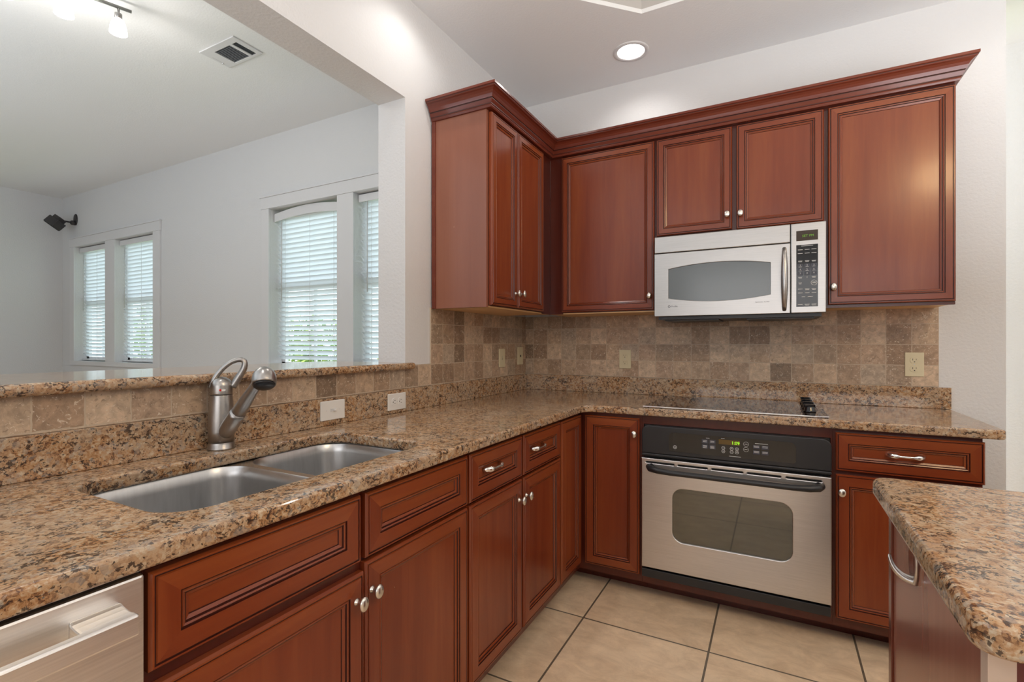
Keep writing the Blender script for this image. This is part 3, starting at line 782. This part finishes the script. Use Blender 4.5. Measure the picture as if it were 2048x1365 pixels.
m = MB(); pts = [F(0.932, 0.655, 0.026), F(0.922, 0.654, 0.040), F(0.930, 0.652, 0.056), F(0.962, 0.648, 0.066), F(1.02, 0.646, 0.070)] + [F(1.02 + 0.455 * i / 8, 0.646, 0.070) for i in range(1, 9)] + [F(1.533, 0.648, 0.066), F(1.565, 0.652, 0.056), F(1.573, 0.654, 0.040), F(1.563, 0.655, 0.026)]
m.tube(pts, [0.013, 0.014, 0.0145, 0.013, 0.012] + [0.0115] * 8 + [0.013, 0.0145, 0.014, 0.013], 16, ref=(0, 0, 1))
m.build('handle', M_BLACK, dr)
MB().box(0.886, 1.606, 0.153, 0.190, 0.0, 0.020, fr=F).build('bottom_trim', M_BLACK, c, bevel=0.002)

# ------------------------------------------------------------------ cooktop
c = thing('cooktop', 'black glass electric cooktop with chrome front trim set in the counter', 'cooktop', (1.24, -0.3, CT1))
MB().box(0.885, 1.603, -0.570, -0.060, CT1 + 0.001, CT1 + 0.006).build('glass', M_COOK, c, bevel=0.001)
MB().box(0.884, 1.604, -0.583, -0.5705, CT1 + 0.001, CT1 + 0.008).build('front_trim', M_CHROME, c, bevel=0.002)
MB().box(0.884, 1.604, -0.0595, -0.057, CT1 + 0.001, CT1 + 0.0045).build('rear_trim', M_CHROME, c, bevel=0.001)
M_RING = plain('burner_print', (0.06, 0.055, 0.05), 0.2)
for x, y, r in ((1.03, -0.20, .075), (1.03, -0.43, .095), (1.34, -0.20, .095), (1.34, -0.43, .075)):
    m = MB()
    m.add([(x + q * math.cos(t), y + q * math.sin(t), CT1 + .0062) for q in (r, r - .0015) for t in [2 * math.pi * i / 40 for i in range(40)]], [(i, (i + 1) % 40, 40 + (i + 1) % 40, 40 + i) for i in range(40)])
    m.build('burner_ring', M_RING, c, recalc=False)
for i, y in enumerate((-0.130, -0.235, -0.340, -0.445)):
    m = MB(); z = CT1 + 0.006
    m.lathe([(0.023, 0), (0.024, 0.004), (0.021, 0.008), (0.0195, 0.020), (0.017, 0.0235), (0.008, 0.0245)], (1.545, y, z), (0, 0, 1), 28)
    m.prism(rpoly([(-0.021, -0.005), (0.021, -0.005), (0.021, 0.005), (-0.021, 0.005)], [0.004] * 4, 3), z + 0.018, z + 0.031, fr=lambda a, b, n, y=y: (1.545 + a, y + b, n))
    kb = m.build('knob', M_BLACKG, c)
    MB().box(1.562, 1.5675, y - 0.0012, y + 0.0012, z + 0.024, z + 0.0316).build('pointer', M_GREY, kb)

# ------------------------------------------------------------------ microwave
c = thing('microwave', 'stainless steel over-the-range microwave with black keypad', 'microwave', (1.25, -0.18, 1.335))
MB().box(0.892, 1.608, -0.345, -0.008, 1.345, 1.7285).build('body', plain('microwave_case', (0.05, 0.05, 0.055), 0.35), c)
F = FY(-0.345)
m = MB(); m.box(0.890, 1.610, -0.0, 0.004, 1.337, 1.7285, fr=lambda a, n, b: (a, -0.345 - n, b)); m.build('front_edge', M_BLACK, c)
F = FY(-0.349)
MB().box(0.890, 1.476, 1.648, 1.7285, 0, 0.013, fr=F).build('vent_panel', M_STEELM, c, bevel=0.003)
N = 14
def arc(z0, sag): return [(0.957 + (1.399 - 0.957) * i / N, z0 + sag * (1 - (2 * i / N - 1) ** 2)) for i in range(N + 1)]
up_ = arc(1.566, 0.020); lo = arc(1.424, -0.020)
D = slab([[(0.890, 1.337), (1.476, 1.337), (1.476, 1.645), (0.890, 1.645)], lo + up_[::-1]], 0, 0.013, 0.002, 2)
D.v = [F(x, y, z) for x, y, z in D.v]
dr = D.build('door', M_STEELM, c)
MB().prism([(a, b) for a, b in ([(0.955, 1.424)] + [(p[0], p[1] - .002) for p in lo] + [(1.401, 1.424), (1.401, 1.566)] + [(p[0], p[1] + .002) for p in up_[::-1]] + [(0.955, 1.566)])], 0.002, 0.009, fr=F).build('window', M_MWGLASS, dr)
m = MB(); pts = []; rad = []
for i in range(15):
    s = i / 14; pts.append(F(1.4535, 1.352 + 0.272 * s, 0.010 + 0.030 * math.sin(math.pi * min(max(s, 0.0), 1)) ** 0.45)); rad.append(0.0085 + 0.0050 * math.sin(math.pi * s))
m.tube(pts, rad, 14, ref=(1, 0, 0)); m.build('handle', M_STEELM, dr)
cp = MB().box(1.4785, 1.610, 1.337, 1.7285, 0, 0.013, fr=F).build('control_panel', M_STEELM, c, bevel=0.003)
n0 = 0.0132
MB().box(1.499, 1.580, 1.651, 1.695, n0, n0 + .0004, fr=F).build('display', M_DISPD, cp)
MB().text('SET PM', F, 1.543, 1.667, 0.0140, n0 + .0006, align='CENTER').build('lit_digits', M_GREEND, cp)
fas = MB().box(1.499, 1.580, 1.364, 1.633, n0, n0 + .0004, fr=F)
t = MB(); n1 = n0 + .0006; k = MB()
def dash(a, b, w, h=.0022): t.box(a - w / 2, a + w / 2, b - h / 2, b + h / 2, n1, n1 + .0002, fr=F)
colx = (1.514, 1.540, 1.565)
dash(1.540, 1.628, .044, .0018)
for b in (1.612, 1.596):
    for a in colx: dash(a, b, .018)
for a in colx: dash(a, 1.563, .016); dash(a, 1.5595, .013)
dg = ['1', '2', '3', '4', '5', '6', '7', '8', '9']
for r in range(3):
    for q in range(3):
        k.box(colx[q] - .011, colx[q] + .011, 1.535 - r * .0175, 1.5505 - r * .0175, n0 + .0004, n0 + .0005, fr=F)
        t.text(dg[r * 3 + q], F, colx[q], 1.5405 - r * .0175, .0105, n1, align='CENTER', depth=.0002)
        if r < 2: dash(colx[q], 1.5375 - r * .0175, .012, .0012)
t.text('0', F, colx[1], 1.488, .0105, n1, align='CENTER', depth=.0002)
for a in (colx[0], colx[2]): dash(a, 1.493, .015); dash(a, 1.489, .012)
dash(colx[0], 1.4675, .013); dash(colx[0], 1.4635, .009)
t.add([F(1.5655 + r * math.cos(q * math.pi / 12), 1.467 + r * math.sin(q * math.pi / 12), n1) for r in (.0118, .0102) for q in range(24)], [(i, (i + 1) % 24, 24 + (i + 1) % 24, 24 + i) for i in range(24)])
dash(1.5655, 1.469, .013); dash(1.5655, 1.465, .012)
for a in colx: dash(a, 1.441, .017)
dash(colx[1], 1.437, .015); dash(colx[2], 1.437, .013)
for a in colx: dash(a, 1.424, .017)
dash(1.526, 1.407, .013); dash(1.552, 1.407, .019)
for a in colx: dash(a, 1.374, .018)
dash(colx[1], 1.370, .014); dash(colx[2], 1.370, .015)
fas.add(k.v, k.f, 1); fas.add(t.v, t.f, 2); fas.build('keypad', [M_BLACKG, M_KEY, M_GREY], cp, recalc=False)
m = MB(); m.add([F(0.961 + r * math.cos(q * math.pi / 10), 1.384 + r * math.sin(q * math.pi / 10), n0 + .0002) for r in (.0062, .0036) for q in range(20)], [(i, (i + 1) % 20, 20 + (i + 1) % 20, 20 + i) for i in range(20)])
m.text('Profile', F, 0.971, 1.3805, 0.0115, n0 + .0002); m.build('logo', M_GREYD, dr, recalc=False)
MB().text('Spacemaker XL1800', F, 1.395, 1.389, 0.0068, n0 + .0002, align='RIGHT').build('lettering', M_GREYD, dr, recalc=False)
m = MB(); m.box(0.905, 1.595, -0.335, -0.020, 1.322, 1.345); m.box(0.93, 1.18, -0.30, -0.06, 1.316, 1.322); m.box(1.30, 1.57, -0.30, -0.06, 1.316, 1.322)
m.build('underside', M_BLACK, c)

# ------------------------------------------------------------------ sink and faucet
c = thing('kitchen_sink', 'undermount stainless double-bowl sink set in the granite counter', 'sink', (0.32, -2.03, 0.70))
def bowl(x0, x1, y0, y1, depth):
    m = MB(); K = 8
    steps = [(0.0, CT0 - 0.0015), (0.003, CT0 - 0.006), (0.006, CT0 - 0.03), (0.010, CT0 - depth + 0.05), (0.014, CT0 - depth + 0.028), (0.026, CT0 - depth + 0.010), (0.048, CT0 - depth + 0.002), (0.085, CT0 - depth), ]
    prev = None; r0 = 0.075
    for ins, z in steps:
        p = rpoly([(x0 + ins, y0 + ins), (x1 - ins, y0 + ins), (x1 - ins, y1 - ins), (x0 + ins, y1 - ins)], [max(r0 - ins * 0.6, 0.02)] * 4, K)
        o = len(m.v); m.v += [(a, b, z) for a, b in p]; n = len(p)
        if prev is not None:
            for i in range(n):
                m.f.append([prev + i, prev + (i + 1) % n, o + (i + 1) % n, o + i]); m.m.append(0); m.s.append(True)
        prev = o
    m.f.append([prev + i for i in range(n)]); m.m.append(0); m.s.append(True)
    b = m.build('bowl', M_STEEL_S, c, recalc=False)
    xc, yc, zz = (x0 + x1) / 2, (y0 + y1) / 2, CT0 - depth
    MB().lathe([(0.045, 0.001), (0.044, 0.003), (0.032, 0.002), (0.030, -0.006), (0.002, -0.008)], (xc, yc, zz + .001), (0, 0, 1), 28, cap=False).build('drain', M_KNOB, b, recalc=False)
bowl(0.118, 0.522, -2.394, -2.022, 0.19); bowl(0.118, 0.522, -2.000, -1.676, 0.17)
rim = slab([rpoly([(0.10, -2.41), (0.54, -2.41), (0.54, -1.66), (0.10, -1.66)], [0.09] * 4, 8),
            rpoly([(0.118, -2.394), (0.522, -2.394), (0.522, -2.022), (0.118, -2.022)], [0.075] * 4, 8),
            rpoly([(0.118, -2.000), (0.522, -2.000), (0.522, -1.676), (0.118, -1.676)], [0.075] * 4, 8)], CT0 - 0.0045, CT0 - 0.001, 0.001, 1)
rim.build('rim', plain('sink_rim_steel', (0.62, 0.62, 0.61), 0.25, 1.0), c, recalc=False)

fx, fy, fz = 0.057, -2.018, CT1
c = thing('faucet', 'brushed nickel pull-out kitchen faucet with a loop lever', 'faucet', (fx, fy, fz))
MB().lathe([(0.0345, 0), (0.0345, 0.004), (0.033, 0.006), (0.033, 0.015), (0.031, 0.018), (0.0315, 0.019)], (fx, fy, fz), seg=36).build('base_ring', M_NICK, c)
m = MB().lathe([(0.0315, 0.019), (0.0325, 0.05), (0.0322, 0.09), (0.030, 0.12), (0.0275, 0.148), (0.0270, 0.150)], (fx, fy, fz), seg=40)
sd = Vector((0.70, 0.0, 0.714)).normalized()
p0 = Vector((fx + 0.008, fy, fz + 0.036))
m.tube([p0, p0 + sd * 0.02, p0 + sd * 0.05, p0 + sd * 0.085, p0 + sd * 0.097], [0.018, 0.0215, 0.0215, 0.0205, 0.0200], 28, ref=(0, 1, 0))
m.build('body', M_NICK, c)
h = p0 + sd * 0.0975
m = MB().tube([h, h + sd * 0.003, h + sd * 0.045, h + sd * 0.085, h + sd * 0.110, h + sd * 0.128], [0.0165, 0.0185, 0.0165, 0.0140, 0.0135, 0.014], 28, ref=(0, 1, 0))
e = h + sd * 0.135
prof = [(0.004, 0.046), (0.014, 0.0435), (0.022, 0.037), (0.0275, 0.026), (0.0295, 0.013), (0.0295, 0.002), (0.0285, -0.003)]
ax = Vector((-0.42, 0.30, 0.9)).normalized(); e2 = e + Vector((0.014, 0, -0.014))
m.lathe(prof, e2, ax, 32)
sp = m.build('spray_head', M_NICK, c)
MB().lathe([(0.027, -0.0028), (0.0265, -0.006), (0.022, -0.010), (0.012, -0.012), (0.001, -0.0122)], e2, ax, 28).build('spray_face', M_SPRAY, sp)
zb = fz + 0.151
MB().lathe([(0.0275, 0), (0.0280, 0.004), (0.0275, 0.010), (0.0280, 0.024), (0.0262, 0.032), (0.021, 0.041), (0.012, 0.047), (0.002, 0.049)], (fx, fy, zb), seg=36).build('cap', M_NICK, c)
# loop lever: a flattened ring rising from the cap towards the sink side
loop = []; lr = []; n = 26
for i in range(n + 1):
    t = i / n
    # outline in the x-z plane, from the left foot over the tip to the right foot
    keys = [(-0.025, 0.018), (-0.016, 0.044), (0.002, 0.070), (0.022, 0.088), (0.044, 0.096), (0.057, 0.090), (0.055, 0.070), (0.042, 0.046), (0.027, 0.020)]
    q = t * (len(keys) - 1); i0 = min(int(q), len(keys) - 2); fr_ = q - i0
    P = [keys[max(i0 - 1, 0)], keys[i0], keys[i0 + 1], keys[min(i0 + 2, len(keys) - 1)]]
    def cr(a, b, c_, d, u): return 0.5 * ((2 * b) + (-a + c_) * u + (2 * a - 5 * b + 4 * c_ - d) * u * u + (-a + 3 * b - 3 * c_ + d) * u ** 3)
    xx = cr(P[0][0], P[1][0], P[2][0], P[3][0], fr_); zz = cr(P[0][1], P[1][1], P[2][1], P[3][1], fr_)
    loop.append((fx + xx * 0.62, fy + xx * 0.785, zb + zz)); lr.append(0.0050 + 0.0055 * t ** 1.5 + 0.004 * (1 - t) ** 5)
MB().tube(loop, lr, 14, flat=1.35, ref=(-0.785, 0.62, 0)).build('lever', M_NICK, c)
m = MB(); d = (Vector((1.4171, -2.8482, 0)) - Vector((fx, fy, 0))).normalized(); side = Vector((-d.y, d.x, 0)); oo = Vector((fx, fy, zb + 0.014)) + d * 0.0290 + side * 0.003
m.add([oo + side * (0.0075 * math.cos(t)) + Vector((0, 0, 1)) * (0.0032 * math.sin(t)) - d * 0.001 * abs(math.cos(t)) for t in [2 * math.pi * i / 20 for i in range(20)]], [tuple(range(20))], 1)
m.add([oo - side * 0.0055 + d * 0.0003 + side * (0.003 * math.cos(t)) + Vector((0, 0, 1)) * (0.003 * math.sin(t)) for t in [2 * math.pi * i / 16 for i in range(16)]], [tuple(range(16))], 0)
m.build('badge', [M_RED, M_WHITEP], c, recalc=False)

# ------------------------------------------------------------------ wall plates
def plate(fr, a, b, label, kind, horiz=False, mt=None, group=None, name='outlet', cat='outlet'):
    W_, H_ = (0.0345, 0.0545)
    if horiz: W_, H_ = H_, W_
    mt = mt or M_ALMOND
    t = thing(name, label, cat, fr(a, b, 0), group)
    MB().prism(rpoly([(a - W_, b - H_), (a + W_, b - H_), (a + W_, b + H_), (a - W_, b + H_)], [0.003] * 4, 3), 0.0, 0.0055, fr=fr).build('cover_plate', mt, t, bevel=0.002)
    def P(u, v): return (a + v, b - u) if horiz else (a + u, b + v)
    if kind == 'duplex':
        for s in (-0.0195, 0.0195):
            q = []
            for i in range(24):
                an = 2 * math.pi * i / 24; uu = 0.0165 * math.cos(an); vv = max(-0.0135, min(0.0135, 0.0175 * math.sin(an)))
                q.append(P(uu, s + vv))
            r = MB().prism(q, 0.005, 0.0072, fr=fr).build('receptacle', mt, t, bevel=0.0006)
            sl = MB()
            for u0, u1, v0, v1 in ((-0.0072, -0.0054, -0.001, 0.0075), (0.0052, 0.0068, 0.000, 0.0070), (-0.0022, 0.0022, -0.0095, -0.0055)):
                p, q2 = P(u0, s + v0), P(u1, s + v1)
                sl.box(min(p[0], q2[0]), max(p[0], q2[0]), min(p[1], q2[1]), max(p[1], q2[1]), 0.007, 0.0075, fr=fr)
            sl.build('slots', M_SLOT, r)
        p = P(0, 0); MB().box(p[0] - .002, p[0] + .002, p[1] - .002, p[1] + .002, .0054, .0064, fr=fr).build('screw', M_GREY, t)
    if kind == 'toggle':
        p0, p1 = P(-0.005, -0.012), P(0.005, 0.012)
        sw = MB().box(min(p0[0], p1[0]), max(p0[0], p1[0]), min(p0[1], p1[1]), max(p0[1], p1[1]), 0.0054, 0.0062, fr=fr).build('switch_slot', M_GREY if mt is M_WHITEP else plain('almond_shadow', (0.45, 0.40, 0.26), 0.5), t)
        p0, p1 = P(-0.0035, 0.0), P(0.0035, 0.009)
        MB().box(min(p0[0], p1[0]), max(p0[0], p1[0]), min(p0[1], p1[1]), max(p0[1], p1[1]), 0.0062, 0.013, fr=fr).build('toggle', mt, t, bevel=0.001)
        for v in (-0.030, 0.030):
            p = P(0, v); MB().box(p[0] - .002, p[0] + .002, p[1] - .0008, p[1] + .0008, .0054, .0062, fr=fr).build('screw', M_GREY, t)
    if kind == 'jack':
        p = P(0, 0); MB().box(p[0] - .007, p[0] + .007, p[1] - .007, p[1] + .006, .0054, .0062, fr=fr).build('jack_port', M_SLOT, t)
    return t
gp = 'wall plates above the counters'
plate(FX(0.0001), -0.323, 1.118, 'almond switch plate on the travertine under the two-door upper cabinet', 'toggle', group=gp, name='light_switch', cat='switch')
plate(FX(0.0001), -0.088, 1.125, 'almond phone jack plate with dark port, nearest the tiled corner', 'jack', group=gp, name='phone_jack', cat='wall jack')
plate(FY(-0.0066), 0.648, 1.112, 'almond double outlet on the back wall, left of the cooktop', 'duplex', group=gp)
plate(FY(-0.0066), 1.976, 1.108, 'almond double outlet on the back wall, right of the cooktop', 'duplex', group=gp)
plate(FX(0.0161), -1.592, 0.966, 'white sideways switch plate on the granite right of the faucet', 'toggle', True, M_WHITEP, gp, 'light_switch', 'switch')
plate(FX(0.0161), -1.253, 0.961, 'white sideways double outlet on the granite upstand, beside the white switch', 'duplex', True, M_WHITEP, gp)

# ------------------------------------------------------------------ lights of the house
def can(x, y, label='', power=CAN_POWER, seen=True):
    t = thing('recessed_light', label, 'ceiling light', (x, y, ROOM_Z), 'recessed ceiling lights')
    MB().lathe([(0.068, 0.0), (0.070, -0.004), (0.088, -0.005), (0.091, -0.001), (0.091, 0.0)], (x, y, ROOM_Z), seg=40, cap=False).build('trim_ring', M_TRIM, t, recalc=False)
    MB().lathe([(0.069, -0.001), (0.064, 0.03), (0.058, 0.10), (0.01, 0.105)], (x, y, ROOM_Z), seg=36, cap=False).build('reflector', M_REFL, t, recalc=False)
    MB().lathe([(0.048, 0.05), (0.049, 0.056), (0.046, 0.075), (0.03, 0.098)], (x, y, ROOM_Z), seg=30).build('bulb', M_LAMP, t)
    ld = bpy.data.lights.new('can_lamp', 'SPOT'); ld.energy = power; ld.spot_size = math.radians(160); ld.spot_blend = 1.0; ld.shadow_soft_size = 0.045
    ld.color = (1.0, 0.97, 0.93)
    lo_ = bpy.data.objects.new('lamp', ld); COL.objects.link(lo_); lo_.parent = t; lo_.location = (0, 0, 0.048)
    return t
can(*CANS[0], 'lit recessed can light in the kitchen ceiling above the upper cabinets')
for q, (x, y) in enumerate(CANS[1:]):
    can(x, y, power=[11, 6, 8][q], label=['recessed can light in the ceiling near the pass-through header', 'recessed can light in the ceiling at the right end of the counter', 'recessed can light in the ceiling above the dishwasher'][q])

# pendant over the island (its warm glow shows in the big cabinet door)
c = thing('pendant_light', 'warm glass globe pendant hanging over the island', 'pendant light', (2.47, -2.35, 2.42))
MB().lathe([(0.001, -0.11), (0.07, -0.10), (0.125, -0.06), (0.145, 0), (0.125, 0.055), (0.07, 0.095), (0.02, 0.11)], (2.47, -2.35, 2.42), seg=28).build('globe', plain('warm_globe', (1, 0.9, 0.7), 0.4, emit=(1.0, 0.70, 0.36), es=34), c)
MB().lathe([(0.025, 0.105), (0.025, 0.15), (0.004, 0.155), (0.004, 0.59), (0.06, 0.59), (0.06, 0.608)], (2.47, -2.35, 2.42), seg=20).build('stem', M_NICK, c)

# track light
c = thing('track_light', 'nickel track light with lit glass shades on the living room ceiling', 'ceiling light', (-1.72, -1.7, LIV_Z))
A = Vector((-1.658, -1.462, 3.0)); Bd = (Vector((-1.749, -1.719, 3.0)) - Vector((-1.680, -1.515, 3.0))); bd = Bd.normalized()
m = MB(); m.tube([A, A + bd * 0.95], 0.0085, 8, ref=(0, 0, 1)); m.build('bar', M_NICK, c)
MB().lathe([(0.006, 0.004), (0.006, 0.030), (0.055, 0.034), (0.055, 0.0448)], A + bd * 0.47, seg=24).build('canopy', M_NICK, c)
for i in range(4):
    p = A + bd * (0.056 + 0.215 * i)
    s = MB(); s.tube([p, p + Vector((0, 0, -0.035))], 0.006, 10); s.lathe([(0.0165, -0.035), (0.0165, -0.036), (0.0165, -0.070)], p, seg=20)
    hd = s.build('lamp_holder', M_NICK, c)
    MB().lathe([(0.022, -0.068), (0.027, -0.074), (0.036, -0.105), (0.040, -0.140), (0.036, -0.141), (0.030, -0.10)], p, seg=28, cap=False).build('shade', M_SHADE, hd, recalc=False)
    ld = bpy.data.lights.new('track_lamp', 'POINT'); ld.energy = 3.0; ld.shadow_soft_size = 0.03; ld.color = (1, 0.96, 0.9)
    lo_ = bpy.data.objects.new('lamp', ld); COL.objects.link(lo_); lo_.parent = c; lo_.location = p + Vector((0, 0, -0.165)) - c.location

# ceiling vent
c = thing('ceiling_vent', 'white ceiling vent with dark louvers in the living room ceiling', 'vent', (-1.605, -0.935, LIV_Z))
x0, x1, y0, y1 = -1.785, -1.440, -1.035, -0.838
vx = ((-1.695, -1.543), (-1.520, -1.477)); vy = (-0.991, -0.858)
m = slab([[(x0, y0), (x1, y0), (x1, y1), (x0, y1)]] + [[(a, vy[0]), (b, vy[0]), (b, vy[1]), (a, vy[1])] for a, b in vx], LIV_Z - 0.008, LIV_Z - 0.0005, 0.002, 1)
m.build('frame', M_TRIM, c, recalc=False)
MB().box(-1.70, -1.47, -0.995, -0.854, LIV_Z - 0.0014, LIV_Z - 0.0004).build('duct_opening', plain('duct_dark', (0.09, 0.10, 0.11), 0.8), c)
m = MB(); zt, zl = LIV_Z - 0.0016, LIV_Z - 0.0075
for i in range(12):
    yy = vy[0] + 0.006 + i * 0.0110
    m.quad([(vx[0][0], yy, zt), (vx[0][1], yy, zt), (vx[0][1], yy - 0.0030, zl), (vx[0][0], yy - 0.0030, zl)])
for i in range(4):
    xx = vx[1][0] + 0.003 + i * 0.0105
    m.quad([(xx, vy[0], zt), (xx, vy[1], zt), (xx + 0.004, vy[1], zl), (xx + 0.004, vy[0], zl)])
m.build('louvers', plain('louver_grey', (0.36, 0.37, 0.38), 0.5), c, recalc=False)
MB().box(-1.767, -1.764, -0.963, -0.888, LIV_Z - 0.0085, LIV_Z - 0.0078).box(-1.776, -1.764, -0.896, -0.892, LIV_Z - 0.014, LIV_Z - 0.0078).build('damper_lever', M_GREY, c)

# speaker on bracket
c = thing('wall_speaker', 'small black speaker on a wall bracket in the living room corner', 'speaker', (-6.225, 0, 2.73))
MB().lathe([(0.07, 0.0005), (0.07, 0.008), (0.062, 0.014)], (-6.225, 0, 2.735), (0, -1, 0), 28, sx=1.0, sy=0.62, up=(0, 0, 1)).lathe([(0.028, 0.012), (0.028, 0.045), (0.018, 0.055)], (-6.225, 0, 2.69), (0, -1, 0), 18).tube([(-6.225, -0.04, 2.69), (-6.262, -0.10, 2.70)], 0.010, 8).build('bracket', M_SPK, c)
# body: local frame right (screen), toward front-down, etc.
o = Vector((-6.275, -0.17, 2.685)); L = Vector((0.92, 0.02, -0.40)).normalized(); Fd = Vector((-0.33, -0.55, -0.77)); Fd = (Fd - L * Fd.dot(L)).normalized(); U = L.cross(Fd)
def sf(a, b, n): return tuple(o + L * a + U * b + Fd * n)
m = MB().prism(rpoly([(-0.115, -0.055), (0.115, -0.055), (0.115, 0.055), (-0.115, 0.055)], [0.015] * 4, 4), -0.02, 0.075, fr=sf)
m.prism(rpoly([(-0.085, -0.04), (0.085, -0.04), (0.085, 0.04), (-0.085, 0.04)], [0.015] * 4, 4), -0.06, -0.02, fr=sf)
m.build('body', M_SPK, c, bevel=0.004)
MB().prism(rpoly([(-0.108, -0.049), (0.108, -0.049), (0.108, 0.049), (-0.108, 0.049)], [0.012] * 4, 4), 0.0752, 0.082, fr=sf).build('grille', M_GRILL, c)
